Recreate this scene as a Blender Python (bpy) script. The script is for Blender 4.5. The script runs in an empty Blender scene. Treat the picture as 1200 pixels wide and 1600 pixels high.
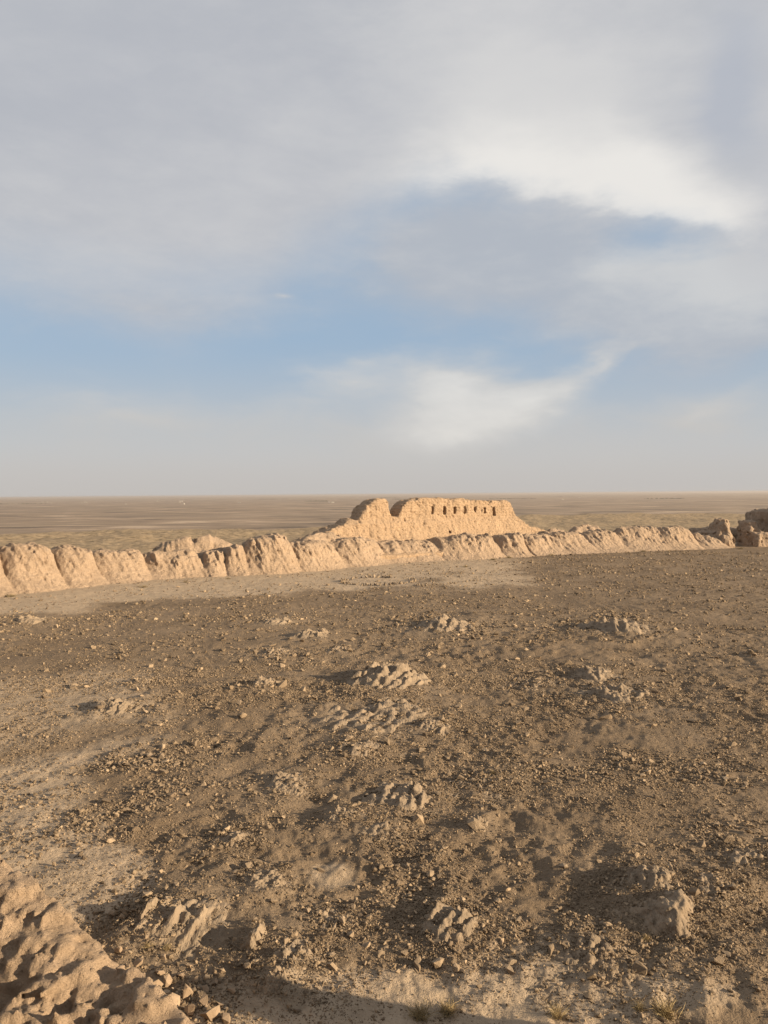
import bpy, math, random
import numpy as np
from mathutils import Matrix, Vector, Euler

R = math.radians
scene = bpy.context.scene
COL = scene.collection
random.seed(7)

# ------------------------------------------------------------------ camera
CAM = Vector((0.0, 0.0, 9.0))
FPX = 1232.0                                     # focal length in photo pixels (1200 x 1600)
cam_data = bpy.data.cameras.new('camera')
cam_data.sensor_fit = 'VERTICAL'
cam_data.sensor_height = 36.0
cam_data.lens = 36.0 * FPX / 1600.0
cam_data.clip_start = 0.1
cam_data.clip_end = 120000.0
camera = bpy.data.objects.new('camera', cam_data)
CM = (Matrix.Rotation(R(90 - 1.30), 4, 'X') @ Matrix.Rotation(R(-0.48), 4, 'Z'))
camera.matrix_world = Matrix.Translation(CAM) @ CM
COL.objects.link(camera)
scene.camera = camera
CM3 = CM.to_3x3()


def ray(px, py):
    return CM3 @ Vector(((px - 600) / FPX, -(py - 800) / FPX, -1.0))


def at(px, py, depth):
    d = ray(px, py)
    return CAM + d * (depth / d.y)


def on_ground(px, py):
    d = ray(px, py)
    return CAM + d * (-CAM.z / d.z)


def azel(px, py):
    d = ray(px, py).normalized()
    return math.atan2(d.x, d.y), math.asin(d.z)


# ------------------------------------------------------------------ light
SUN_EL, SUN_BACK = 14.5, 20.0                    # degrees; the sun stands to the right, 20 degrees behind the camera
sdir = Vector((math.cos(R(SUN_EL)) * math.cos(R(SUN_BACK)), -math.cos(R(SUN_EL)) * math.sin(R(SUN_BACK)), math.sin(R(SUN_EL))))
sun_data = bpy.data.lights.new('sun', 'SUN')
sun_data.energy = 5.0
sun_data.angle = R(0.55)
sun_data.color = (1.0, 0.81, 0.56)
sun = bpy.data.objects.new('sun', sun_data)
sun.rotation_euler = sdir.to_track_quat('Z', 'Y').to_euler()
sun.location = (60, -30, 40)
COL.objects.link(sun)

scene.view_settings.view_transform = 'Standard'
scene.view_settings.look = 'None'
scene.view_settings.exposure = 1.1
scene.view_settings.gamma = 1.0
scene.view_settings.use_curve_mapping = False
scene.render.engine = 'CYCLES'
scene.cycles.use_denoising = True
scene.cycles.max_bounces = 6
scene.cycles.volume_bounces = 1
scene.cycles.sample_clamp_indirect = 4.0

SKY_STRENGTH = 0.1
SKY_GAIN = 0.475                                 # cloud radiance for exposure +1.1
world = bpy.data.worlds.new('World')
scene.world = world
world.use_nodes = True


def build_world():
    nt = world.node_tree
    nt.nodes.clear()
    N, L = nt.nodes.new, nt.links.new

    def val(sock, v):
        if isinstance(v, (int, float)):
            sock.default_value = v
        else:
            L(v, sock)

    def m(op, a, b=None, c=None, clamp=False):
        n = N('ShaderNodeMath'); n.operation = op; n.use_clamp = clamp
        val(n.inputs[0], a)
        if b is not None: val(n.inputs[1], b)
        if c is not None: val(n.inputs[2], c)
        return n.outputs[0]

    def sstep(x, lo, hi, a=0.0, b=1.0):
        n = N('ShaderNodeMapRange'); n.interpolation_type = 'SMOOTHSTEP'
        val(n.inputs[0], x); val(n.inputs[1], lo); val(n.inputs[2], hi); val(n.inputs[3], a); val(n.inputs[4], b)
        return n.outputs[0]

    def mixc(f, a, b):
        n = N('ShaderNodeMix'); n.data_type = 'RGBA'
        val(n.inputs[0], f)
        for s, v in ((n.inputs[6], a), (n.inputs[7], b)):
            if isinstance(v, tuple):
                s.default_value = tuple(q * SKY_GAIN / SKY_STRENGTH for q in v) + (1,)
            else:
                L(v, s)
        return n.outputs[2]

    tc = N('ShaderNodeTexCoord')
    direction = tc.outputs['Generated']
    sep = N('ShaderNodeSeparateXYZ'); L(direction, sep.inputs[0])
    az0 = m('ARCTAN2', sep.outputs[0], sep.outputs[1])
    el0 = m('ARCSINE', sep.outputs[2])
    # wind-drawn noise in the direction space (clouds lie flat: compress the vertical)
    mp = N('ShaderNodeMapping'); mp.inputs['Scale'].default_value = (1, 1, 2.6); L(direction, mp.inputs[0])

    def noise(scale, detail, rough=0.55, dist=0.0, off=0.0):
        n = N('ShaderNodeTexNoise'); n.inputs['Scale'].default_value = scale
        n.inputs['Detail'].default_value = detail; n.inputs['Roughness'].default_value = rough
        n.inputs['Distortion'].default_value = dist
        if off:
            mo = N('ShaderNodeMapping'); mo.inputs['Location'].default_value = (off, -off, off); L(mp.outputs[0], mo.inputs[0])
            L(mo.outputs[0], n.inputs['Vector'])
        else:
            L(mp.outputs[0], n.inputs['Vector'])
        return m('SUBTRACT', n.outputs[0], 0.5)

    w1 = noise(3.2, 6, 0.55, 0.3)
    w2 = noise(3.2, 6, 0.55, 0.3, 7.3)
    fine = noise(11.0, 8, 0.6, 0.6, 3.1)
    big = noise(2.0, 3, 0.5, 0.0, 11.0)
    billow = noise(8.0, 10, 0.62, 0.15, 5.7)
    az = m('MULTIPLY_ADD', w1, 0.16, az0)
    el = m('MULTIPLY_ADD', w2, 0.10, el0)
    comb = N('ShaderNodeCombineXYZ'); L(az, comb.inputs[0]); L(el, comb.inputs[1])

    def blob(px, py, rx, ry, rot=0.0):
        a, e = azel(px, py)
        mpn = N('ShaderNodeMapping'); mpn.vector_type = 'TEXTURE'
        mpn.inputs['Location'].default_value = (a, e, 0)
        mpn.inputs['Rotation'].default_value = (0, 0, R(rot))
        mpn.inputs['Scale'].default_value = (rx / FPX, ry / FPX, 1)
        L(comb.outputs[0], mpn.inputs[0])
        g = N('ShaderNodeTexGradient'); g.gradient_type = 'QUADRATIC_SPHERE'
        L(mpn.outputs[0], g.inputs[0])
        return g.outputs[0]

    def total(items):
        out = None
        for amp, args in items:
            b = m('MULTIPLY', blob(*args), amp)
            out = b if out is None else m('ADD', out, b)
        return out

    sky = N('ShaderNodeTexSky'); sky.sky_type = 'NISHITA'; sky.sun_disc = False
    sky.sun_elevation = R(SUN_EL)
    sky.sun_rotation = math.atan2(sdir.x, sdir.y)
    sky.altitude = 100; sky.air_density = 1.0; sky.dust_density = 1.6; sky.ozone_density = 1.4
    c = sky.outputs[0]
    # clear air: the washed-out evening blue between the clouds
    c = mixc(0.92, c, (0.32, 0.435, 0.575))
    # dusty haze towards the horizon
    c = mixc(sstep(el0, -0.01, 0.215, 0.97, 0.0), c, (0.585, 0.56, 0.53))
    c = mixc(sstep(el0, 0.0, 0.07, 0.75, 0.0), c, (0.515, 0.49, 0.468))
    # low bank of pale cloud above the horizon
    low = total([(0.7, (560, 600, 260, 70, 3)), (0.8, (1120, 650, 260, 80, 0)), (0.75, (200, 655, 460, 80, 0)), (0.9, (680, 680, 620, 100, 0))])
    low = m('ADD', low, m('MULTIPLY', fine, 0.75))
    lowm = sstep(low, 0.05, 1.1, 0.0, 0.9)
    c = mixc(lowm, c, mixc(sstep(el0, 0.06, 0.17), (0.56, 0.54, 0.515), (0.66, 0.64, 0.615)))
    # brighter heap with a torn, hooked right end, and the small wisp left of the middle
    heap = total([(1.3, (730, 615, 230, 95, 0)), (1.0, (840, 625, 120, 70, 20)), (0.8, (720, 660, 300, 70, 0)), (0.75, (915, 565, 95, 34, 27)), (0.55, (965, 545, 60, 18, 14)), (0.5, (600, 575, 160, 40, 4)),
                  (0.75, (455, 466, 60, 20, -14)), (0.5, (1130, 648, 130, 40, 0))])
    heapn = m('MULTIPLY_ADD', billow, 0.70, heap)
    c = mixc(sstep(heapn, 0.10, 0.9, 0.0, 0.78), c, mixc(sstep(m('MULTIPLY_ADD', billow, 1.6, heap), 0.5, 1.5), (0.63, 0.615, 0.595), (0.78, 0.75, 0.705)))
    # high grey deck: its lower edge rises from left to right around the bright rim
    edge = [(-900, 430), (0, 450), (120, 468), (260, 482), (400, 462), (500, 415), (590, 352), (660, 306), (760, 292),
            (850, 312), (930, 338), (1010, 352), (1100, 372), (1180, 420), (1320, 540), (2100, 560)]
    ramp = N('ShaderNodeValToRGB'); ramp.color_ramp.interpolation = 'EASE'
    A0, A1 = -1.3, 1.3
    cr = ramp.color_ramp
    while len(cr.elements) < len(edge):
        cr.elements.new(0.5)
    for e, (px, py) in zip(cr.elements, edge):
        a, el_ = azel(px, py)
        e.position = (a - A0) / (A1 - A0)
        v = el_ / 0.8
        e.color = (v, v, v, 1)
    azn = N('ShaderNodeMapRange'); L(m('MULTIPLY_ADD', w1, 0.05, az0), azn.inputs[0])
    azn.inputs[1].default_value = A0; azn.inputs[2].default_value = A1
    L(azn.outputs[0], ramp.inputs[0])
    ebase = m('MULTIPLY', ramp.outputs[0], 0.8)
    dist = m('SUBTRACT', m('MULTIPLY_ADD', w2, 0.04, el0), ebase)
    dist = m('MULTIPLY_ADD', billow, 0.060, dist)
    rimw = m('MULTIPLY', sstep(az0, azel(540, 300)[0], azel(760, 300)[0]), sstep(az0, azel(1290, 300)[0], azel(1080, 300)[0]))
    soft = m('MULTIPLY_ADD', rimw, -0.043, 0.078)
    deck = sstep(dist, m('MULTIPLY', soft, -1.0), m('MULTIPLY', soft, 1.15))
    # thin grey veil under the rim and to the right
    veil = total([(1.35, (790, 385, 400, 190, 6)), (0.4, (640, 380, 200, 110, 20)), (1.3, (1160, 470, 360, 180, 10)), (0.7, (980, 480, 360, 120, 0)), (0.6, (240, 470, 460, 90, 0))])
    veil = sstep(m('MULTIPLY_ADD', billow, 0.5, veil), 0.03, 0.75, 0.0, 0.93)
    vl = m('MULTIPLY_ADD', billow, 1.1, total([(1.0, (1150, 430, 300, 140, 0)), (0.5, (960, 420, 160, 70, 0))]))
    c = mixc(veil, c, mixc(sstep(vl, -0.12, 0.65), (0.445, 0.475, 0.525), (0.61, 0.613, 0.617)))
    shade = m('ADD', m('MULTIPLY_ADD', big, 0.7, m('MULTIPLY', fine, 0.25)), m('MULTIPLY', billow, 0.55))
    deckc = mixc(sstep(shade, -0.28, 0.32), (0.46, 0.475, 0.515), (0.57, 0.572, 0.588))
    lit = total([(0.9, (900, 200, 400, 190, -12)), (0.8, (1010, 290, 260, 110, -20)), (0.85, (780, 90, 560, 300, -8)),
                 (0.5, (640, 260, 220, 80, 10)), (0.6, (1150, 325, 140, 45, 0)), (0.4, (80, 345, 200, 40, 0))])
    rim = m('MULTIPLY', m('MULTIPLY', sstep(dist, 0.0, 0.03), sstep(dist, 0.16, 0.03)), rimw)
    lit = m('MULTIPLY_ADD', rim, 0.40, lit)
    litf = sstep(m('MULTIPLY_ADD', billow, 0.75, lit), 0.0, 1.35, 0.0, 1.0)
    deckc = mixc(litf, deckc, (0.665, 0.655, 0.65))
    core = m('MULTIPLY_ADD', billow, 0.9, m('ADD', m('MULTIPLY', rim, 0.55), total([(0.9, (985, 270, 150, 110, -30)), (0.5, (800, 255, 230, 70, -8)), (0.5, (1080, 330, 160, 50, -8))])))
    deckc = mixc(sstep(core, 0.15, 1.0, 0.0, 1.0), deckc, (0.82, 0.795, 0.76))
    c = mixc(m('MULTIPLY', deck, 0.97), c, deckc)
    # gaps of blue-grey in the deck near the upper right
    gap = total([(1.0, (1160, 150, 90, 190, 10))])
    c = mixc(sstep(m('MULTIPLY_ADD', billow, 0.4, gap), 0.02, 0.7, 0.0, 0.75), c, (0.44, 0.47, 0.535))
    bg = N('ShaderNodeBackground'); bg.inputs['Strength'].default_value = SKY_STRENGTH
    L(c, bg.inputs['Color'])
    out = N('ShaderNodeOutputWorld'); L(bg.outputs[0], out.inputs['Surface'])


build_world()

# ------------------------------------------------------------------ numpy helpers
_rng = np.random.RandomState(11)
PERM = np.concatenate([_rng.permutation(512)] * 2).astype(np.int32)
GRAD = _rng.normal(size=(512, 3)); GRAD = (GRAD / np.linalg.norm(GRAD, axis=1)[:, None]).astype(np.float32)


def pnoise(x, y, z=0.0, seed=0):
    ks = (0,) if np.ndim(z) == 0 and float(z) == 0.0 else (0, 1)     # a flat slice needs only half the corners
    x, y, z = np.broadcast_arrays(np.asarray(x, np.float32), np.asarray(y, np.float32), np.asarray(z, np.float32))
    xi = np.floor(x); yi = np.floor(y); zi = np.floor(z)
    fx, fy, fz = x - xi, y - yi, z - zi
    xi = xi.astype(np.int32) + seed * 17; yi = yi.astype(np.int32) + seed * 31; zi = zi.astype(np.int32) + seed * 7
    u = fx * fx * fx * (fx * (fx * 6 - 15) + 10)
    v = fy * fy * fy * (fy * (fy * 6 - 15) + 10)
    w = fz * fz * fz * (fz * (fz * 6 - 15) + 10)
    res = 0.0
    for i in (0, 1):
        pa = PERM[(xi + i) & 511]; wx = u if i else 1 - u
        for j in (0, 1):
            pb = PERM[(pa + yi + j) & 511]; wy = v if j else 1 - v
            for k in ks:
                g = GRAD[PERM[(pb + zi + k) & 511]]
                wz = w if k else 1 - w
                res = res + wx * wy * wz * (g[..., 0] * (fx - i) + g[..., 1] * (fy - j) + g[..., 2] * (fz - k))
    return res * 1.4


def fbm(x, y, z=0.0, octv=4, seed=0, gain=0.5, lac=2.03):
    a, f, s = 1.0, 1.0, 0.0
    for o in range(octv):
        s = s + a * pnoise(x * f, y * f, np.asarray(z) * f, seed + o)
        a *= gain; f *= lac
    return s


def ridged(x, y, z=0.0, octv=3, seed=0):
    a, f, s = 1.0, 1.0, 0.0
    for o in range(octv):
        s = s + a * (0.5 - np.abs(pnoise(x * f, y * f, np.asarray(z) * f, seed + o)))
        a *= 0.5; f *= 2.1
    return s


def ss(lo, hi, x):
    t = np.clip((x - lo) / (hi - lo), 0, 1)
    return t * t * (3 - 2 * t)


def smax(a, b, k):
    h = np.maximum(k - np.abs(a - b), 0) / k
    return np.maximum(a, b) + h * h * k * 0.25


def smin(a, b, k):
    return -smax(-a, -b, k)


def surface_nets(fn, lo, hi, h, band=None, detail=None):
    """mesh the zero set of fn(x,y,z) in a box; detail(x,y,z) is added only near the surface"""
    ax = [np.arange(lo[i], hi[i] + h, h, dtype=np.float32) for i in range(3)]
    X, Y, Z = np.meshgrid(*ax, indexing='ij')
    F = fn(X, Y, Z).astype(np.float32)
    if detail is not None:
        msk = np.abs(F) < band
        F[msk] += detail(X[msk], Y[msk], Z[msk])
    del X, Y, Z
    S = F < 0
    nx, ny, nz = F.shape
    cnt = np.zeros((nx - 1, ny - 1, nz - 1), np.int8)
    for i in (0, 1):
        for j in (0, 1):
            for k in (0, 1):
                cnt += S[i:nx - 1 + i, j:ny - 1 + j, k:nz - 1 + k]
    act = (cnt > 0) & (cnt < 8)
    I, J, K = np.nonzero(act)
    idx = np.full(act.shape, -1, np.int32); idx[I, J, K] = np.arange(len(I))
    cor = [(i, j, k) for i in (0, 1) for j in (0, 1) for k in (0, 1)]
    val = np.stack([F[I + a, J + b, K + c] for a, b, c in cor], 1)
    acc = np.zeros((len(I), 3), np.float32); n = np.zeros(len(I), np.float32)
    for a in range(8):
        for b in range(a + 1, 8):
            d = np.array(cor[b]) - np.array(cor[a])
            if np.abs(d).sum() != 1: continue
            va, vb = val[:, a], val[:, b]
            cr = (va < 0) != (vb < 0)
            t = np.where(cr, va / np.where(va == vb, 1, va - vb), 0)
            p = np.array(cor[a], np.float32) + t[:, None] * d.astype(np.float32)
            acc += np.where(cr[:, None], p, 0); n += cr
    V = acc / n[:, None] + np.stack([I, J, K], 1)
    V = V * h + np.array(lo, np.float32)
    quads = []
    A = S[:-1, 1:-1, 1:-1] != S[1:, 1:-1, 1:-1]
    i, j, k = np.nonzero(A); j += 1; k += 1
    q = np.stack([idx[i, j - 1, k - 1], idx[i, j, k - 1], idx[i, j, k], idx[i, j - 1, k]], 1)
    fl = ~S[i, j, k]; q[fl] = q[fl][:, ::-1]; quads.append(q)
    A = S[1:-1, :-1, 1:-1] != S[1:-1, 1:, 1:-1]
    i, j, k = np.nonzero(A); i += 1; k += 1
    q = np.stack([idx[i - 1, j, k - 1], idx[i - 1, j, k], idx[i, j, k], idx[i, j, k - 1]], 1)
    fl = ~S[i, j, k]; q[fl] = q[fl][:, ::-1]; quads.append(q)
    A = S[1:-1, 1:-1, :-1] != S[1:-1, 1:-1, 1:]
    i, j, k = np.nonzero(A); i += 1; j += 1
    q = np.stack([idx[i - 1, j - 1, k], idx[i, j - 1, k], idx[i, j, k], idx[i - 1, j, k]], 1)
    fl = ~S[i, j, k]; q[fl] = q[fl][:, ::-1]; quads.append(q)
    return V.astype(np.float32), np.concatenate(quads).astype(np.int32)


def mesh_np(name, V, Fq, smooth=True):
    me = bpy.data.meshes.new(name)
    n = Fq.shape[1]
    me.vertices.add(len(V)); me.vertices.foreach_set('co', np.ascontiguousarray(V, np.float32).ravel())
    me.loops.add(Fq.size); me.loops.foreach_set('vertex_index', np.ascontiguousarray(Fq, np.int32).ravel())
    me.polygons.add(len(Fq))
    me.polygons.foreach_set('loop_start', np.arange(0, Fq.size, n, dtype=np.int32))
    me.update(calc_edges=True)
    me.polygons.foreach_set('use_smooth', np.full(len(Fq), smooth, bool))
    me.update()
    return me


def subset(V, Fq, mask):
    f = Fq[mask]
    u, inv = np.unique(f, return_inverse=True)
    return V[u], inv.reshape(f.shape)


def obj(name, me, mat, parent=None, label=None, cat=None, group=None, kind=None):
    o = bpy.data.objects.new(name, me)
    COL.objects.link(o)
    if mat is not None and me is not None and len(me.materials) == 0:
        me.materials.append(mat)
    if parent is not None:
        o.parent = parent
    tag(o, label, cat, group, kind)
    return o


def tag(o, label=None, cat=None, group=None, kind=None):
    if label: o['label'] = label
    if cat: o['category'] = cat
    if group: o['group'] = group
    if kind: o['kind'] = kind
    return o


def empty(name, loc, label, cat, group=None):
    o = bpy.data.objects.new(name, None)
    o.location = loc
    o.empty_display_size = 0.2
    COL.objects.link(o)
    return tag(o, label, cat, group)


# ------------------------------------------------------------------ materials
def new_mat(name):
    mt = bpy.data.materials.new(name); mt.use_nodes = True
    nt = mt.node_tree
    b = nt.nodes['Principled BSDF']
    b.inputs['Roughness'].default_value = 0.95
    if 'Specular IOR Level' in b.inputs: b.inputs['Specular IOR Level'].default_value = 0.15
    return mt, nt, b


class NT:
    def __init__(s, nt):
        s.nt = nt; s.L = nt.links.new

    def n(s, t): return s.nt.nodes.new(t)

    def noise(s, vec, scale, detail=4, rough=0.55, dist=0.0):
        n = s.n('ShaderNodeTexNoise')
        n.inputs['Scale'].default_value = scale; n.inputs['Detail'].default_value = detail
        n.inputs['Roughness'].default_value = rough; n.inputs['Distortion'].default_value = dist
        s.L(vec, n.inputs['Vector']); return n.outputs[0]

    def scaled(s, vec, sc, rot=(0, 0, 0)):
        n = s.n('ShaderNodeMapping'); n.inputs['Scale'].default_value = sc; n.inputs['Rotation'].default_value = rot
        s.L(vec, n.inputs[0]); return n.outputs[0]

    def ramp(s, f, stops):
        n = s.n('ShaderNodeValToRGB'); cr = n.color_ramp
        while len(cr.elements) < len(stops): cr.elements.new(0.5)
        for e, (p, c) in zip(cr.elements, stops):
            e.position = p; e.color = (*c, 1) if len(c) == 3 else c
        s.L(f, n.inputs[0]); return n.outputs[0]

    def sstep(s, f, lo, hi, a=0.0, b=1.0):
        n = s.n('ShaderNodeMapRange'); n.interpolation_type = 'SMOOTHSTEP'
        s.L(f, n.inputs[0])
        for i, v in enumerate((lo, hi, a, b)): n.inputs[1 + i].default_value = v
        return n.outputs[0]

    def mix(s, f, a, b, blend='MIX'):
        n = s.n('ShaderNodeMix'); n.data_type = 'RGBA'; n.blend_type = blend
        if isinstance(f, (int, float)): n.inputs[0].default_value = f
        else: s.L(f, n.inputs[0])
        for sk, v in ((n.inputs[6], a), (n.inputs[7], b)):
            if isinstance(v, tuple): sk.default_value = (*v, 1)
            else: s.L(v, sk)
        return n.outputs[2]

    def math(s, op, a, b):
        n = s.n('ShaderNodeMath'); n.operation = op
        for sk, v in ((n.inputs[0], a), (n.inputs[1], b)):
            if isinstance(v, (int, float)): sk.default_value = v
            else: s.L(v, sk)
        return n.outputs[0]

    def bump(s, h, strength, dist, normal=None):
        n = s.n('ShaderNodeBump'); n.inputs['Strength'].default_value = strength; n.inputs['Distance'].default_value = dist
        s.L(h, n.inputs['Height'])
        if normal is not None: s.L(normal, n.inputs['Normal'])
        return n.outputs[0]

    def pos(s):
        return s.n('ShaderNodeNewGeometry').outputs['Position']

    def attr(s, name, typ='GEOMETRY'):
        n = s.n('ShaderNodeAttribute'); n.attribute_name = name; n.attribute_type = typ
        return n


def mat_adobe(name, tone, fine=1.0, crack=0.5):
    """eroded mud brick: sandy colour with darker pits and paler dusty skins"""
    mt, nt, b = new_mat(name); t = NT(nt)
    p = t.pos()
    a = t.noise(p, 0.55 * fine, 5, 0.6)
    d = t.noise(p, 3.2 * fine, 6, 0.65)
    st = t.noise(t.scaled(p, (0.6, 0.6, 3.4)), 1.2 * fine, 5, 0.6)
    c = t.ramp(a, [(0.3, tuple(x * 0.86 for x in tone)), (0.55, tone), (0.75, tuple(min(1, x * 1.10) for x in tone))])
    c = t.mix(t.sstep(d, 0.52, 0.72), c, tuple(x * 0.78 for x in tone))
    c = t.mix(t.math('MULTIPLY', t.sstep(st, 0.5, 0.66), 0.35), c, (tone[0] * 1.12, tone[1] * 1.14, tone[2] * 1.2))
    t.L(c, b.inputs['Base Color'])
    vor = t.n('ShaderNodeTexVoronoi'); vor.feature = 'DISTANCE_TO_EDGE'; vor.inputs['Scale'].default_value = 3.0 * fine
    t.L(t.scaled(p, (1, 1, 1.4)), vor.inputs['Vector'])
    cr = t.sstep(vor.outputs['Distance'], 0.0, 0.09)
    h = t.math('ADD', t.math('MULTIPLY', d, 1.0), t.math('MULTIPLY', cr, crack * 0.25))
    n1 = t.bump(h, 1.0, 0.40 / fine)
    n2 = t.bump(t.noise(p, 14 * fine, 5, 0.7), 0.8, 0.08 / fine, n1)
    t.L(n2, b.inputs['Normal'])
    return mt


M_WALL = mat_adobe('adobe_rampart', (0.375, 0.273, 0.19), crack=0.08)
M_KEEP = mat_adobe('adobe_keep', (0.395, 0.276, 0.179), crack=0.08)
M_SPUR = mat_adobe('adobe_near', (0.385, 0.277, 0.186), fine=2.6, crack=0.05)


def mat_stone(name, lo, hi, scale=5.0):
    mt, nt, b = new_mat(name); t = NT(nt)
    p = t.pos()
    oi = t.n('ShaderNodeObjectInfo')
    base = t.ramp(oi.outputs['Random'], [(0.0, lo), (0.6, tuple((x + y) / 2 for x, y in zip(lo, hi))), (0.93, hi), (1.0, tuple(min(1, v * 1.25) for v in hi))])
    n = t.noise(p, scale, 5, 0.65)
    c = t.mix(t.sstep(n, 0.35, 0.7), base, tuple(v * 0.8 for v in lo))
    c2 = t.mix(0.55, base, c)
    t.L(c2, b.inputs['Base Color'])
    t.L(t.bump(t.noise(p, scale * 5, 5, 0.7), 0.7, 0.25 / scale), b.inputs['Normal'])
    return mt


M_GRAVEL = mat_stone('gravel_stone', (0.135, 0.098, 0.064), (0.345, 0.254, 0.166), 9.0)
M_LOOSE = mat_stone('loose_stone', (0.18, 0.132, 0.088), (0.345, 0.256, 0.17), 6.0)
M_CHUNK = mat_stone('mud_chunk', (0.25, 0.18, 0.12), (0.32, 0.23, 0.153), 14.0)


def mat_bedrock():
    """grey-tan layered bedrock; the beds run along the strike"""
    mt, nt, b = new_mat('bedrock'); t = NT(nt)
    p = t.pos()
    lay = t.noise(t.scaled(p, (4.5, 0.5, 3.0), (0, 0, R(24))), 2.0, 6, 0.6)
    a = t.noise(p, 1.6, 5, 0.6)
    c = t.ramp(a, [(0.3, (0.20, 0.15, 0.104)), (0.6, (0.265, 0.20, 0.138)), (0.8, (0.325, 0.246, 0.167))])
    c = t.mix(t.sstep(lay, 0.48, 0.62, 0.0, 0.55), c, (0.16, 0.125, 0.09))
    t.L(c, b.inputs['Base Color'])
    n1 = t.bump(lay, 0.8, 0.12)
    t.L(t.bump(t.noise(p, 16, 5, 0.7), 0.6, 0.03, n1), b.inputs['Normal'])
    return mt


M_ROCK = mat_bedrock()


def mat_ground():
    mt, nt, b = new_mat('ground'); t = NT(nt)
    p = t.pos()
    pale = t.attr('pale').outputs['Fac']
    far = t.attr('far').outputs['Fac']
    rockm = t.attr('rocky').outputs['Fac']
    # courtyard: brown gritty soil
    a = t.noise(p, 0.22, 6, 0.6)
    g = t.noise(p, 14.0, 4, 0.75)
    gg = t.noise(p, 4.0, 5, 0.7)
    soil = t.ramp(a, [(0.3, (0.138, 0.098, 0.063)), (0.5, (0.185, 0.133, 0.086)), (0.72, (0.24, 0.174, 0.114))])
    soil = t.mix(t.sstep(g, 0.5, 0.68, 0, 0.7), soil, (0.082, 0.06, 0.041))
    soil = t.mix(t.sstep(gg, 0.56, 0.74, 0, 0.6), soil, (0.265, 0.195, 0.13))
    dust = t.ramp(t.noise(p, 1.3, 6, 0.65), [(0.3, (0.30, 0.228, 0.157)), (0.7, (0.395, 0.30, 0.208))])
    fac = t.sstep(t.math('ADD', pale, t.math('MULTIPLY', t.math('SUBTRACT', gg, 0.5), 0.9)), 0.18, 0.85)
    c = t.mix(fac, soil, dust)
    c = t.mix(t.math('MULTIPLY', rockm, 0.4), c, (0.235, 0.18, 0.127))
    # outer slopes and the desert plain: long drifts of scrub and bare clay
    s1 = t.noise(t.scaled(p, (0.0026, 0.0040, 0)), 1.0, 10, 0.68, 0.4)
    s2 = t.noise(t.scaled(p, (0.0006, 0.0022, 0)), 1.0, 6, 0.6, 0.3)
    scrub = t.noise(p, 0.16, 5, 0.7)
    plain = t.ramp(s1, [(0.38, (0.105, 0.08, 0.06)), (0.45, (0.205, 0.152, 0.107)), (0.54, (0.265, 0.197, 0.139)), (0.63, (0.42, 0.32, 0.232))])
    plain = t.mix(t.sstep(s2, 0.45, 0.65, 0, 0.6), plain, (0.185, 0.142, 0.105))
    knoll = t.ramp(scrub, [(0.36, (0.135, 0.10, 0.06)), (0.5, (0.28, 0.205, 0.123)), (0.66, (0.37, 0.276, 0.172))])
    knm = t.attr('knoll').outputs['Fac']
    outer = t.mix(knm, plain, knoll)
    c = t.mix(far, c, outer)
    t.L(c, b.inputs['Base Color'])
    inv = t.math('SUBTRACT', 1.0, far)
    h = t.math('ADD', t.math('MULTIPLY', g, 0.5), gg)
    bn = t.n('ShaderNodeBump'); bn.inputs['Distance'].default_value = 0.09
    t.L(t.math('MULTIPLY', inv, 0.9), bn.inputs['Strength']); t.L(h, bn.inputs['Height'])
    bn2 = t.n('ShaderNodeBump'); bn2.inputs['Distance'].default_value = 2.5
    t.L(t.math('MULTIPLY', far, 0.7), bn2.inputs['Strength']); t.L(scrub, bn2.inputs['Height']); t.L(bn.outputs[0], bn2.inputs['Normal'])
    t.L(bn2.outputs[0], b.inputs['Normal'])
    return mt


M_GROUND = mat_ground()

# ------------------------------------------------------------------ the rampart line and terrain
FOOT_PX = [(-160, 948), (0, 929), (120, 918), (240, 904), (428, 897), (500, 891), (560, 884), (660, 877), (760, 873), (860, 867), (1000, 861), (1147, 856)]
FOOT = np.array([[on_ground(*q).x, on_ground(*q).y] for q in FOOT_PX])
e0 = FOOT[0] + (FOOT[0] - FOOT[1]) * 1.0
FOOT = np.vstack([e0, FOOT])
_seg = np.r_[0, np.cumsum(np.linalg.norm(np.diff(FOOT, axis=0), axis=1))]
_S = np.arange(0, _seg[-1], 0.25)
_cx, _cy = np.interp(_S, _seg, FOOT[:, 0]), np.interp(_S, _seg, FOOT[:, 1])
for _ in range(2):                                # soften the corners of the plan
    k = np.ones(33) / 33
    pad = 16
    f = lambda a: np.convolve(np.r_[2 * a[0] - a[pad:0:-1], a, 2 * a[-1] - a[-2:-pad - 2:-1]], k, 'valid')
    _cx, _cy = f(_cx), f(_cy)
_tx, _ty = np.gradient(_cx, 0.25), np.gradient(_cy, 0.25)
_ln = np.hypot(_tx, _ty); _tx /= _ln; _ty /= _ln
S_END = _S[-1]


def wall_point(s, t):
    """plan position: s metres along the rampart foot, t metres out into the courtyard"""
    cx, cy = np.interp(s, _S, _cx), np.interp(s, _S, _cy)
    tx, ty = np.interp(s, _S, _tx), np.interp(s, _S, _ty)
    return cx + ty * t, cy - tx * t


_pxS = np.array([600 + FPX * x / y for x, y in zip(_cx, _cy)])


def s_of_px(px):
    return float(np.interp(px, _pxS, _S))


def wall_d(x, y):
    """signed distance beyond the rampart foot (positive outside the fortress), roughly"""
    yw = np.interp(x, _cx, _cy, left=np.nan, right=np.nan)
    yl = _cy[0] + (x - _cx[0]) * (_ty[0] / _tx[0])
    yr = _cy[-1] + (x - _cx[-1]) * 0.45
    yw = np.where(x < _cx[0], yl, np.where(x > _cx[-1], yr, yw))
    return (y - yw) * 0.86


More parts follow.
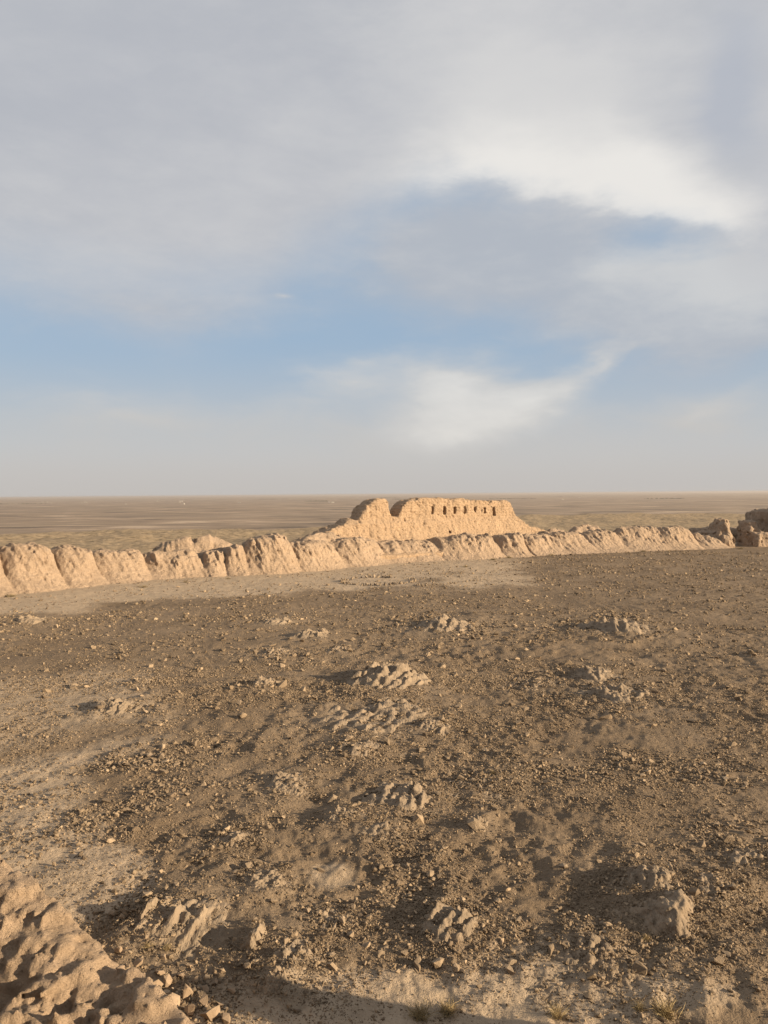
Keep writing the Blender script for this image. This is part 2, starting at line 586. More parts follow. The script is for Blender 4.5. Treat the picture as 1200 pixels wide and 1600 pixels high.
# rocky outcrops: photo place, width in photo px, relative height, number of beds, label
OUT = [
    (605, 1068, 150, 0.26, 12, 'long pale layered rock outcrop in the middle of the courtyard'),
    (585, 1128, 190, 0.085, 12, 'low streaked bedrock outcrop just below the long pale outcrop'),
    (415, 1078, 62, 0.34, 5, 'single rounded boulder casting a long dark shadow to its left'),
    (178, 1110, 78, 0.26, 6, 'small isolated pale outcrop on the left half of the gravel'),
    (222, 1070, 46, 0.22, 4, 'tiny dark rock hump just above the isolated left outcrop'),
    (486, 998, 66, 0.26, 6, 'pale rock hump in the far middle of the courtyard'),
    (432, 975, 60, 0.14, 5, 'flat pale rock left of the far middle hump'),
    (432, 1024, 60, 0.10, 4, 'flat rock sheet lying below the far middle hump'),
    (530, 1018, 50, 0.14, 4, 'little rock rib right of the far middle hump'),
    (702, 984, 130, 0.22, 9, 'broken rock band in the far centre below the keep'),
    (965, 985, 120, 0.22, 9, 'dark rubbly mound topped with stones in the far right courtyard'),
    (930, 1060, 90, 0.20, 7, 'pale rock ledge right of centre with a dark shadow'),
    (960, 1086, 110, 0.12, 7, 'low ragged rock ledge beneath the pale ledge right of centre'),
    (45, 974, 54, 0.26, 5, 'pale rock lump near the left edge below the rampart'),
    (535, 1286, 62, 0.30, 5, 'fan shaped tilted slab among stones in the middle foreground'),
    (625, 1254, 120, 0.18, 9, 'row of tilted slabs above the fan shaped slab'),
    (595, 1305, 90, 0.18, 6, 'long smooth rib of rock right of the fan shaped slab'),
    (742, 1296, 46, 0.42, 4, 'pair of upright pale boulders leaning together in mid foreground'),
    (238, 1438, 70, 0.36, 5, 'upright pale sunlit slab standing in shade near the adobe spur'),
    (290, 1442, 140, 0.15, 9, 'shaded sheet of streaked bedrock behind the upright slab'),
    (404, 1478, 74, 0.40, 5, 'sharp pointed slab leaning up beside the shaded bedrock'),
    (462, 1500, 90, 0.30, 7, 'ragged ridge of slabs right of the pointed slab'),
    (432, 1544, 54, 0.55, 4, 'hollow dark boulder at the edge of the bottom shadow'),
    (700, 1452, 110, 0.26, 9, 'sunlit set of parallel slabs in the lower middle'),
    (1062, 1446, 125, 0.26, 9, 'largest craggy boulder with broad shaded face at lower right'),
    (1012, 1392, 95, 0.34, 7, 'craggy rock top just above the largest boulder'),
    (935, 1500, 120, 0.11, 9, 'patch of broken flat blocks left of the largest boulder'),
    (412, 1384, 80, 0.26, 6, 'smooth sloping slab in the left foreground below loose stones'),
    (368, 1316, 70, 0.24, 5, 'narrow rib of rock above the smooth sloping slab'),
    (452, 1232, 80, 0.16, 6, 'thin inclined slab with a bright edge left of centre'),
    (560, 1180, 80, 0.14, 6, 'low streaked ribs of rock in the centre of the gravel'),
    (760, 1232, 80, 0.10, 5, 'nearly buried flat slab right of centre'),
    (675, 1145, 70, 0.20, 5, 'jagged rock with a pale broken end below the long outcrop'),
    (1110, 1405, 80, 0.18, 6, 'worn rock edge above right of the largest boulder'),
    (520, 1440, 80, 0.14, 6, 'low bedrock rib between the parallel slabs and the pointed slab'),
    (1180, 1350, 90, 0.16, 7, 'rough ledge of rock at the right edge of the gravel'),
    (830, 1068, 80, 0.08, 5, 'low rock sheet left of the pale ledge right of centre'),
]
OUTW = []
for (px, py, w, hr, n, lab) in OUT:
    g = on_ground(px, py)
    slant = math.sqrt(g.x ** 2 + g.y ** 2 + 81)
    OUTW.append((g.x, g.y, w / FPX * slant, hr, n, lab))
STRIKE = R(66)                                    # beds run away from the camera, a little to the right
CS, SN = math.cos(STRIKE), math.sin(STRIKE)


def near_rise(x, y):
    """the talus below the rampart on which the camera stands, plus an unseen mound added for its shadow"""
    foot = 11.4 + 0.7 * pnoise(x * 0.30, 0.5, 3.3, 4) + 0.5 * pnoise(x * 0.9, 0.5, 1.3, 5)
    u = foot - y
    z = 0.70 * np.where(u > 6, u, np.log1p(np.exp(np.clip(u * 2.2, -30, 30))) / 2.2)
    lump = 7.0 + 1.2 * ss(4, 14, x) + 0.9 * pnoise(x * 0.22, y * 0.3, 0.0, 8) + 0.5 * pnoise(x * 0.7, y * 0.7, 0.0, 9)  # crest raised out of view on the right to lengthen its shadow
    heap = 3.3 * np.exp(-((x - 8.2) / 1.25) ** 2 - ((y - 10.1) / 1.2) ** 2)  # unseen mound, added to cast the shadow along the bottom of the view
    return np.maximum(np.minimum(z, lump), heap)


def masks(x, y):
    """pale dusty clay (0..1) inside the courtyard"""
    d = -wall_d(x, y)
    n = fbm(x * 0.10, y * 0.10, 0.0, 4, 21)
    strip = ss(24, 11, d + 9 * n) * ss(26, 10, x + 4 * n)                    # along the rampart, from the left to the middle
    c = on_ground(700, 915)
    c2 = on_ground(560, 905)
    for (cx, cy, rx, ry) in ((c.x, c.y, 8, 5), (c2.x, c2.y, 16, 9)):
        q = ((x - cx) / rx) ** 2 + ((y - cy) / ry) ** 2
        strip = np.maximum(strip, ss(1.7, 0.2, q + 1.2 * n))
    for (px, py, rx, ry, amp) in ((40, 1250, 4.5, 7, 0.9), (90, 1370, 2.6, 2.2, 1.0), (30, 1110, 7, 9, 0.6),
                                  (520, 1370, 0.8, 0.9, 0.6), (660, 1560, 6, 1.2, 0.8), (870, 1520, 2.5, 1.2, 0.6)):
        g = on_ground(px, py)
        q = ((x - g.x) / rx) ** 2 + ((y - g.y) / ry) ** 2
        strip = np.maximum(strip, amp * ss(1.2, 0.3, q + 0.9 * n))
    strip = np.maximum(strip, ss(15.5, 13.0, y + 1.2 * n) * ss(3.5, 0.5, x))
    return np.clip(strip, 0, 1)


def ground_z(x, y, detail=True):
    x = np.asarray(x, np.float32); y = np.asarray(y, np.float32)
    d = wall_d(x, y)
    inside = ss(3, -3, d)
    z = near_rise(x, y) * ss(40, 14, np.abs(y))
    und = 0.22 * fbm(x * 0.06, y * 0.06, 0.0, 3, 1)
    a = x * CS + y * SN; b = -x * SN + y * CS
    rb = ridged(a * 0.30 + 0.4 * b, b * 0.85 + 0.6 * pnoise(a * 0.3, b * 0.3, 0.0, 33), 0.0, 3, 30) - 0.45
    core = np.zeros_like(x)
    for px, py, rx, ry in ((560, 1150, 11, 15), (480, 1400, 6, 6), (1050, 1430, 5, 5), (700, 1000, 14, 14), (960, 1040, 12, 14), (300, 1440, 3.5, 3.5)):
        g = on_ground(px, py)
        core = np.maximum(core, ss(1.4, 0.2, ((x - g.x) / rx) ** 2 + ((y - g.y) / ry) ** 2))
    und = und + core * 0.09 * rb
    und = und + 0.07 * fbm(x * 0.55, y * 0.55, 0.0, 3, 40) * (0.6 + core)
    bump = np.zeros_like(x)
    for (ox, oy, w, hr, n, lab) in OUTW:
        dx, dy = x - ox, y - oy
        m = (np.abs(dx) < 3 * w) & (np.abs(dy) < 4 * w)
        if not m.any(): continue
        aa = dx[m] * CS + dy[m] * SN; bb = -dx[m] * SN + dy[m] * CS
        bump[m] += hr * w * 0.30 * np.exp(-(aa / (0.9 * w)) ** 2 - (bb / (0.55 * w)) ** 2)
    und = und + bump
    if detail:
        rough = ss(-0.35, 0.45, fbm(x * 0.19, y * 0.19, 0.0, 3, 47)) * (1 - 0.75 * masks(x, y))
        nr = ss(75, 30, np.hypot(x, y))
        clod = ridged(x * 0.75, y * 0.75, 0.0, 3, 48) - 0.55
        und = und + (0.05 + 0.13 * rough * (0.5 + 0.5 * nr)) * clod + (0.02 + 0.045 * rough) * fbm(x * 2.6, y * 2.6, 0.0, 3, 50) + 0.014 * pnoise(x * 9, y * 9, 0.0, 55)
    z = z + und * inside
    # outside: hill slope, scrubby knolls, an edge, then the plain
    r = np.hypot(x, y)
    o = np.clip(d - 8, 0, None)
    hill = -24 * ss(0, 75, o) - 3.0 * ss(75, 500, o)
    kn = fbm(x * 0.012, y * 0.012, 0.0, 4, 60) * 3.4 + ridged(x * 0.03, y * 0.03, 0.0, 3, 66) * 1.6
    az = np.arctan2(x, y)
    edge = 800 + 520 * ss(-0.2, 0.35, az) + 90 * pnoise(az * 6, 0.3, 0.2, 70) + 40 * pnoise(az * 22, 0.3, 0.2, 71)
    e = ss(edge, edge + 420, r)
    z = z + hill * (1 - e) + e * (-72.0) + kn * ss(12, 120, o) * (1 - e)
    z = z + e * (fbm(x * 0.0012, y * 0.0012, 0.0, 3, 80) * 3.0)
    return z


def gz1(x, y):
    return float(ground_z(np.array([x]), np.array([y]))[0])


def build_ground():
    fine = np.linspace(R(-34), R(34), 620)
    co = np.linspace(R(36), R(324), 90)[1:-1]
    ang = np.r_[fine, co]
    rad = np.r_[np.linspace(0.5, 8, 10, endpoint=False), np.geomspace(8, 150, 640, endpoint=False), np.geomspace(150, 1700, 150, endpoint=False), np.geomspace(1700, 60000, 80)]
    RR, AA = np.meshgrid(rad, ang, indexing='ij')
    x = (RR * np.sin(AA)).ravel(); y = (RR * np.cos(AA)).ravel()
    z = ground_z(x, y)
    V = np.stack([x, y, z], 1)
    nr, na = len(rad), len(ang)
    i = np.arange(nr - 1)[:, None]; j = np.arange(na)[None, :]
    jn = (j + 1) % na
    Q = np.stack([i * na + j, i * na + jn, (i + 1) * na + jn, (i + 1) * na + j], -1).reshape(-1, 4)[:, ::-1]
    me = mesh_np('ground', V, Q)
    d = wall_d(x, y)
    pale = masks(x, y)
    far = ss(2, 14, d)
    r = np.hypot(x, y)
    az = np.arctan2(x, y)
    edge = 800 + 520 * ss(-0.2, 0.35, az) + 90 * pnoise(az * 6, 0.3, 0.2, 70) + 40 * pnoise(az * 22, 0.3, 0.2, 71)
    kn = ss(edge + 30, edge - 10, r)
    rocky = np.zeros(len(x))
    for (ox, oy, w, hr, n, lab) in OUTW:
        rocky = np.maximum(rocky, np.exp(-((x - ox) ** 2 + (y - oy) ** 2) / (0.75 * w) ** 2))
    for nm, arr in (('pale', pale), ('far', far), ('knoll', kn), ('rocky', rocky)):
        at_ = me.attributes.new(nm, 'FLOAT', 'POINT'); at_.data.foreach_set('value', np.ascontiguousarray(arr, np.float32))
    return obj('ground', me, M_GROUND, kind='structure')


build_ground()

# ------------------------------------------------------------------ the long eroded rampart
# lobes: px from, px to, py of the crest, bulge, batter (foot spread), label for the piece
LOBES = [(-160, -60, 850, 1.3, 2.0), (-60, 20, 857, 1.4, 2.8), (20, 104, 852, 1.3, 2.2), (104, 168, 856, 1.5, 2.2), (168, 238, 861, 1.0, 2.4),
         (238, 318, 863, 1.3, 1.5), (318, 354, 862, 0.9, 1.3), (354, 387, 855, 1.1, 1.3), (387, 472, 838, 1.6, 1.6),
         (472, 542, 847, 1.5, 1.6), (542, 610, 841, 1.2, 2.0), (610, 692, 848, 0.8, 2.2), (692, 792, 837, 1.5, 2.2), (792, 834, 837, 1.4, 2.0),
         (834, 880, 836, 1.2, 2.2), (880, 935, 832, 0.8, 3.0), (935, 985, 829, 0.7, 3.4), (985, 1048, 822, 0.9, 3.6), (1048, 1100, 824, 1.4, 2.4), (1100, 1150, 838, 1.0, 2.2)]


def build_rampart():
    root = empty('rampart_wall', (float(_cx[len(_cx) // 2]), float(_cy[len(_cy) // 2]), 0),
                 'long eroded sandy mud brick rampart running across the whole view', 'rampart')
    cen = Vector(root.location)
    bs = np.array([s_of_px(l[0]) for l in LOBES] + [s_of_px(LOBES[-1][1])])
    bs[0] = max(bs[0], 1.0)
    hs = []
    for l, s0, s1 in zip(LOBES, bs[:-1], bs[1:]):
        pxm = 0.5 * (l[0] + l[1])
        s = 0.5 * (s0 + s1)
        x, y = wall_point(s, -2.6)
        hs.append(at(pxm, l[2], float(y)).z + 0.22)
    hs = np.array(hs); bul = np.array([l[3] for l in LOBES]) * np.random.RandomState(4).uniform(0.55, 1.25, len(LOBES)) * np.array([1.0 if l[0] < 830 or l[0] > 1040 else 0.45 for l in LOBES]); bat = np.array([l[4] for l in LOBES])
    mid = 0.5 * (bs[:-1] + bs[1:])

    def fields(s):
        k = np.clip(np.searchsorted(bs, s) - 1, 0, len(hs) - 1)
        u = np.clip((s - mid[k]) / (0.5 * (bs[k + 1] - bs[k])), -1, 1)
        hh = 0.55 * hs[k] + 0.45 * np.interp(s, mid, hs)
        bb = np.interp(s, mid, bat)
        return u, hh, bul[k], bb

    s_line = np.arange(0, S_END + 0.2, 0.02, dtype=np.float32)
    U, HH, BU, BA = fields(s_line)
    # secondary rills inside each lobe
    rill = np.abs(pnoise(s_line * 0.55, 0.3, 0.7, 3)) * 0.9 + np.abs(pnoise(s_line * 1.3, 0.3, 0.7, 5)) * 0.4
    bulge = 1.5 * BU * (np.sqrt(np.clip(1.02 - U * U, 0, 1)) - 0.63) + rill * 0.6
    crest = HH * (0.85 + 0.15 * np.sqrt(np.clip(1 - np.abs(U) ** 3, 0, 1))) + 0.18 * pnoise(s_line * 0.35, 0.9, 0.4, 9)
    endf = np.minimum(ss(0.3, 4, s_line), ss(S_END - 0.2, S_END - 1.2, s_line))
    crest = crest * (0.1 + 0.9 * endf)

    def gi(arr, s): return np.interp(s, s_line, arr).astype(np.float32)

    def fn(s, t, z):
        b = gi(bulge, s[:, 0, 0])[:, None, None]; c = gi(crest, s[:, 0, 0])[:, None, None]; ba = gi(BA, s[:, 0, 0])[:, None, None]
        zz = np.clip(z / np.maximum(c, 0.5), -0.3, 1.2)
        face = -0.6 - ba + ba * np.exp(-2.0 * zz) * 1.5 + b * (0.35 + 0.75 * np.clip(zz, 0, 1)) + 0.2
        f1 = (t - face) * 0.88
        back = -(t + 6.6) * 0.8 + 0.35 * z
        top = z - c - 0.10 * (t + 3) - 0.03 * (t + 3) ** 2 * -1.0 * 0.0
        return smax(smax(f1, top, 1.7), back, 1.0)

    def detail(s, t, z):
        n1 = 0.28 * fbm(s * 0.55, t * 0.55, z * 0.40, 3, 100)
        r1 = 0.30 * np.abs(pnoise(s * 1.5 + 0.5 * z, t * 0.25, z * 0.22, 110)) + 0.16 * np.abs(pnoise(s * 3.3 + 0.6 * z, t * 0.4, z * 0.45, 112))
        pits = 0.16 * ss(0.32, 0.55, pnoise(s * 1.15, t * 1.15, z * 1.0, 120)) + 0.16 * ss(0.25, 0.5, pnoise(s * 2.6, t * 2.6, z * 2.2, 121))
        fine = 0.10 * fbm(s * 2.4, t * 2.4, z * 2.0, 3, 130)
        up = ss(0.2, 1.6, z)
        return (n1 * 0.9 - r1 * 1.1 + pits * up + fine + 0.16).astype(np.float32)

    V, Q = surface_nets(fn, (0.0, -8.5, -0.7), (float(S_END), 4.6, 5.6), 0.15, 1.4, detail)
    sm = V[:, 0].copy()
    wx, wy = wall_point(V[:, 0], V[:, 1])
    W = np.stack([wx - cen.x, wy - cen.y, V[:, 2]], 1)
    fs = sm[Q].mean(1)
    for k in range(len(hs)):
        m = (fs >= bs[k]) & (fs < bs[k + 1])
        if k == 0: m |= fs < bs[0]
        if k == len(hs) - 1: m |= fs >= bs[-1]
        v, q = subset(W, Q, m)
        if len(q):
            obj('buttress', mesh_np('buttress', v, q[:, ::-1]), M_WALL, root)
    # remains of the outer curtain behind the first line
    for (px, py, half, off, hd, rise) in ((312, 834, 7.6, -10.0, 2.6, 1.0), (45, 850, 1.8, -7.0, 1.2, 1.0), (505, 828, 6.5, -9.0, 2.4, 1.2), (915, 817, 5.0, -9.0, 2.6, 1.1), (867, 823, 4.0, -8.0, 2.0, 1.0), (1000, 821, 4.5, -7.5, 2.2, 1.0)):
        s = s_of_px(px)
        x, y = wall_point(s, off)
        ztop = at(px, py, float(y)).z
        # keep the mound on its sight line, at its own depth
        x = at(px, py, float(y)).x
        tx, ty = np.interp(s, _S, _tx), np.interp(s, _S, _ty)

        def fm(a, b, z, half=half, hd=hd, ztop=ztop):
            q = np.sqrt((a / half) ** 2 + (b / hd) ** 2 + (np.clip(z + 1, 0, None) / (ztop + 1)) ** 2 + 1e-6)
            return (q - 1) * min(hd, ztop)

        def dm(a, b, z):
            return (0.22 * fbm(a * 0.6 + s, b * 0.6, z * 0.5, 3, 140) - 0.10 * np.abs(pnoise(a * 1.6 + s, b * 0.3, z * 0.3, 141)) + 0.15 * ss(0.3, 0.5, pnoise(a * 1.2 + s, b * 1.2, z, 142)) + 0.15).astype(np.float32)
        v, q = surface_nets(fm, (-half - 1, -hd - 1, -1.2), (half + 1, hd + 1, ztop + 0.9), 0.16, 1.3, dm)
        w = np.stack([x + v[:, 0] * tx + v[:, 1] * ty - cen.x, y + v[:, 0] * ty - v[:, 1] * tx - cen.y, v[:, 2]], 1)
        obj('outer_ridge', mesh_np('outer_ridge', w, q[:, ::-1]), M_WALL, root)
    return root


build_rampart()


# ------------------------------------------------------------------ ruined keep with the row of arrow slits
def build_keep():
    L0, R0 = at(500, 829, 103.0), at(806, 800, 121.0)
    ux, uy = R0.x - L0.x, R0.y - L0.y
    ln = math.hypot(ux, uy); ux /= ln; uy /= ln
    root = empty('ruined_keep', (0.5 * (L0.x + R0.x), 0.5 * (L0.y + R0.y), 0),
                 'tall sunlit mud brick keep with a row of dark arrow slits behind the rampart', 'ruin')

    def s_z(px, py):
        # where the sight line meets the front plane of the keep
        d = ray(px, py)
        nx, ny = uy, -ux
        k = ((L0.x - CAM.x) * nx + (L0.y - CAM.y) * ny) / (d.x * nx + d.y * ny)
        p = CAM + d * k
        return (p.x - L0.x) * ux + (p.y - L0.y) * uy, p.z

    prof_px = [(455, 852), (480, 843), (500, 835), (516, 827), (527, 822), (537, 820), (545, 812), (552, 810), (558, 814), (564, 807), (568, 798), (574, 790), (585, 782), (593, 779), (602, 779), (608, 783), (611, 798),
               (613, 806), (622, 807), (626, 797), (631, 788), (640, 782), (650, 780), (668, 778), (690, 778), (705, 780), (725, 780), (750, 782), (775, 783), (790, 782), (799, 783), (802, 792), (806, 804), (813, 813), (822, 821), (850, 830), (890, 838)]
    prof = np.array([s_z(*q) for q in prof_px])
    s_line = np.arange(prof[0, 0], prof[-1, 0], 0.02)
    crest = np.interp(s_line, prof[:, 0], prof[:, 1])
    crest = crest + 0.07 * pnoise(s_line * 1.3, 0.2, 0.1, 5) + 0.05 * pnoise(s_line * 3.1, 0.2, 0.1, 6)
    slope = np.abs(np.gradient(np.convolve(crest, np.ones(9) / 9, 'same'), 0.02))
    damp = 1 / np.sqrt(1 + np.clip(slope, 0, 4) ** 2)
    slits_px = [(676, 797.5), (694.5, 797.5), (710.5, 797.5), (726.5, 797), (742.5, 796.5), (757.5, 797.5), (771.5, 799)]
    slits = [s_z(*q) for q in slits_px]

    def fn(s, t, z):
        s1 = s[:, 0, 0]
        c = np.interp(s1, s_line, crest).astype(np.float32)[:, None, None]
        dp = np.interp(s1, s_line, damp).astype(np.float32)[:, None, None]
        top = (z - c) * dp
        # lower masonry steps out, then a talus apron below
        foot = 0.35 * np.clip(6.0 - z, 0, 9) ** 1.0 * 0.35 + 0.55 * ss(5.45, 5.0, z) * 0.5 + 2.6 * np.exp(-np.clip(z - 1.6, -0.6, 9) * 0.9)
        f1 = (t - foot) * 0.93
        back = -(t + 3.0) - 0.15 * (c - z)
        return smax(smax(f1, top, 0.45), back, 0.5)

    def detail(s, t, z):
        n1 = 0.15 * fbm(s * 0.5, t * 0.5, z * 0.5, 3, 200)
        lay = 0.032 * np.sin(z * (2 * math.pi / 0.42) + 1.6 * pnoise(s * 0.4, t, z * 0.3, 205))
        pits = 0.13 * ss(0.32, 0.5, pnoise(s * 1.5, t * 1.5, z * 1.8, 210)) + 0.07 * ss(0.22, 0.45, pnoise(s * 3.1, t * 3.1, z * 3.4, 211))
        fine = 0.06 * fbm(s * 2.2, t * 2.2, z * 2.6, 3, 220)
        vert = 0.14 * np.abs(pnoise(s * 1.2, t * 0.2, z * 0.15, 225))
        return (n1 + lay + pits + fine - vert).astype(np.float32)

    h = 0.12
    lo = (float(prof[0, 0]), -4.2, -0.5); hi = (float(prof[-1, 0]), 6.6, 9.4)

    # slits are cut after the erosion noise: evaluate everything in one field
    def full(s, t, z):
        F = fn(s, t, z)
        msk = np.abs(F) < 0.8
        F[msk] += detail(s[msk], t[msk], z[msk])
        for i, (sc, zc) in enumerate(slits):
            w = (0.20, 0.25, 0.22, 0.25, 0.17, 0.20, 0.26)[i]
            hh = (0.56, 0.64, 0.52, 0.62, 0.48, 0.46, 0.70)[i]
            q = np.maximum(np.abs(s - sc) - w, np.abs(z - zc) - hh + 0.25 * np.abs(s - sc))
            q = np.maximum(q, np.maximum(t - 2.0, -(0.9, 1.2, 0.8, 1.1, 0.6, 0.6, 1.2)[i] - t))
            mk = q < 0.4
            q[mk] += 0.10 * pnoise(s[mk] * 2.2, z[mk] * 2.2, 0.5, 260 + i)
            F = np.maximum(F, -q)
        # a low dark hole at the foot and a few put-log holes
        for px, py, w in ((689, 844, 0.5), (696, 831, 0.22), (630, 812, 0.25), (652, 788, 0.2), (640, 800, 0.2), (612, 812, 0.2), (560, 815, 0.2)):
            sc, zc = s_z(px, py)
            q = np.sqrt((s - sc) ** 2 + (z - zc) ** 2) - w
            q = np.maximum(q, -1.0 - t + 1.0)
            F = np.maximum(F, -q)
        return F

    V, Q = surface_nets(full, lo, hi, h)
    W = np.stack([L0.x + V[:, 0] * ux + V[:, 1] * uy - root.location.x, L0.y + V[:, 0] * uy - V[:, 1] * ux - root.location.y, V[:, 2]], 1)
    fc = V[Q].mean(1)
    part = np.zeros(len(Q), int)
    sa, sb = s_z(617, 803)[0], s_z(540, 815)[0]
    sc_ = s_z(824, 820)[0]
    part[fc[:, 0] < sa] = 1
    part[fc[:, 0] < sb] = 2
    part[fc[:, 0] > sc_] = 3
    for i, (s, z) in enumerate(slits):
        m = (np.abs(fc[:, 0] - s) < 0.32) & (np.abs(fc[:, 2] - z) < 0.86) & (fc[:, 1] < 0.12) & (fc[:, 1] > -1.5)
        part[m] = 10 + i
    names = {0: 'gallery_wall', 1: 'tower_stub', 2: 'rubble_slope', 3: 'collapsed_end'}
    for k in sorted(set(part.tolist())):
        v, q = subset(W, Q, part == k)
        obj(names.get(k, 'arrow_slit'), mesh_np(names.get(k, 'arrow_slit'), v, q[:, ::-1]), M_KEEP, root)


build_keep()


# ------------------------------------------------------------------ corner ruin and the last stub on the right
def rbox(x, y, z, c, hs, yaw=0.0, r=0.4):
    dx, dy = x - c[0], y - c[1]
    a = dx * math.cos(yaw) + dy * math.sin(yaw); b = -dx * math.sin(yaw) + dy * math.cos(yaw)
    qx, qy, qz = np.abs(a) - hs[0] + r, np.abs(b) - hs[1] + r, np.abs(z - c[2]) - hs[2] + r
    return np.sqrt(np.maximum(qx, 0) ** 2 + np.maximum(qy, 0) ** 2 + np.maximum(qz, 0) ** 2) + np.minimum(np.maximum(qx, np.maximum(qy, qz)), 0) - r


def eroded(seed, amp=1.0):
    def d(x, y, z):
        return amp * (0.32 * fbm(x * 0.6, y * 0.6, z * 0.5, 3, seed) - 0.22 * np.abs(pnoise(x * 1.3, y * 1.3, z * 0.25, seed + 5))
                      + 0.40 * ss(0.28, 0.5, pnoise(x * 1.3, y * 1.3, z * 1.2, seed + 9)) + 0.10 * fbm(x * 2.4, y * 2.4, z * 2.4, 2, seed + 12)).astype(np.float32)
    return d


def world_blob(name, parts, res, pad, seed, mat, label, cat, k=0.8, amp=1.0, zlo=-0.6):
    """parts: (name, [boxes]) -> one eroded mass, split by the nearest piece"""
    allb = [b for _, bs_ in parts for b in bs_]
    lo = np.min([[b[0][0] - math.hypot(b[1][0], b[1][1]), b[0][1] - math.hypot(b[1][0], b[1][1]), zlo] for b in allb], 0) - [pad, pad, 0]
    hi = np.max([[b[0][0] + math.hypot(b[1][0], b[1][1]), b[0][1] + math.hypot(b[1][0], b[1][1]), b[0][2] + b[1][2]] for b in allb], 0) + pad

    def fn(x, y, z):
        f = None
        for b in allb:
            # walls lean back: the higher, the thinner
            g = rbox(x, y, z, b[0], b[1], b[2], 0.45) + 0.10 * (z - b[0][2])
            f = g if f is None else smin(f, g, k)
        return f
    V, Q = surface_nets(fn, lo, hi, res, 1.5, eroded(seed, amp))
    base = Vector((float(V[:, 0].mean()), float(V[:, 1].mean()), 0))
    fc = V[Q].mean(1)
    ds = np.stack([np.min([rbox(fc[:, 0], fc[:, 1], fc[:, 2], b[0], b[1], b[2]) for b in bs_], 0) for _, bs_ in parts], 0)
    own = ds.argmin(0)
    root = empty(name, base, label, cat)
    W = V - np.array(base)
    for i, (nm, _) in enumerate(parts):
        v, q = subset(W, Q, own == i)
        if len(q): obj(nm, mesh_np(nm, v, q[:, ::-1]), mat, root)
    return root


def pbox(px0, px1, py_top, depth, thick, yaw=0.0, zb=-0.6):
    a, b = at(px0, py_top, depth), at(px1, py_top, depth)
    cx, cz = 0.5 * (a.x + b.x), 0.5 * (a.z + zb)
    return ((cx, depth + thick * 0.5, cz), (0.5 * (b.x - a.x), thick * 0.5, 0.5 * (a.z - zb)), yaw)


world_blob('corner_stub', [('pillar', [pbox(1127, 1141, 809, 126.5, 3.5, R(12)), pbox(1120, 1132, 817, 127, 3.5, R(12))]), ('shoulder', [pbox(1106, 1126, 831, 127.5, 5, R(12)), pbox(1126, 1147, 836, 125.5, 4, R(8))]),
                           ('outer_ledge', [pbox(1084, 1118, 824, 133, 3.0, R(10))])],
           0.14, 1.0, 300, M_WALL, 'pointed wall stub with a small hole at the right end of the rampart', 'ruin')
world_blob('corner_ruin', [('front_pier', [pbox(1168, 1186, 813, 129, 4.0), pbox(1181, 1204, 832, 127, 3.0)]),
                           ('upper_wall', [pbox(1183, 1215, 797, 131, 5.0), pbox(1202, 1262, 794, 132, 7)]),
                           ('unseen_side_wall', [pbox(1238, 1300, 764, 127.0, 8.0)]),  # tall mass out of view, placed to throw the ruin into shade
                           ('low_curtain', [pbox(1142, 1176, 824, 141, 3.0)])],
           0.16, 1.0, 320, M_WALL, 'dark shaded stepped mud brick ruin at the right edge', 'ruin')


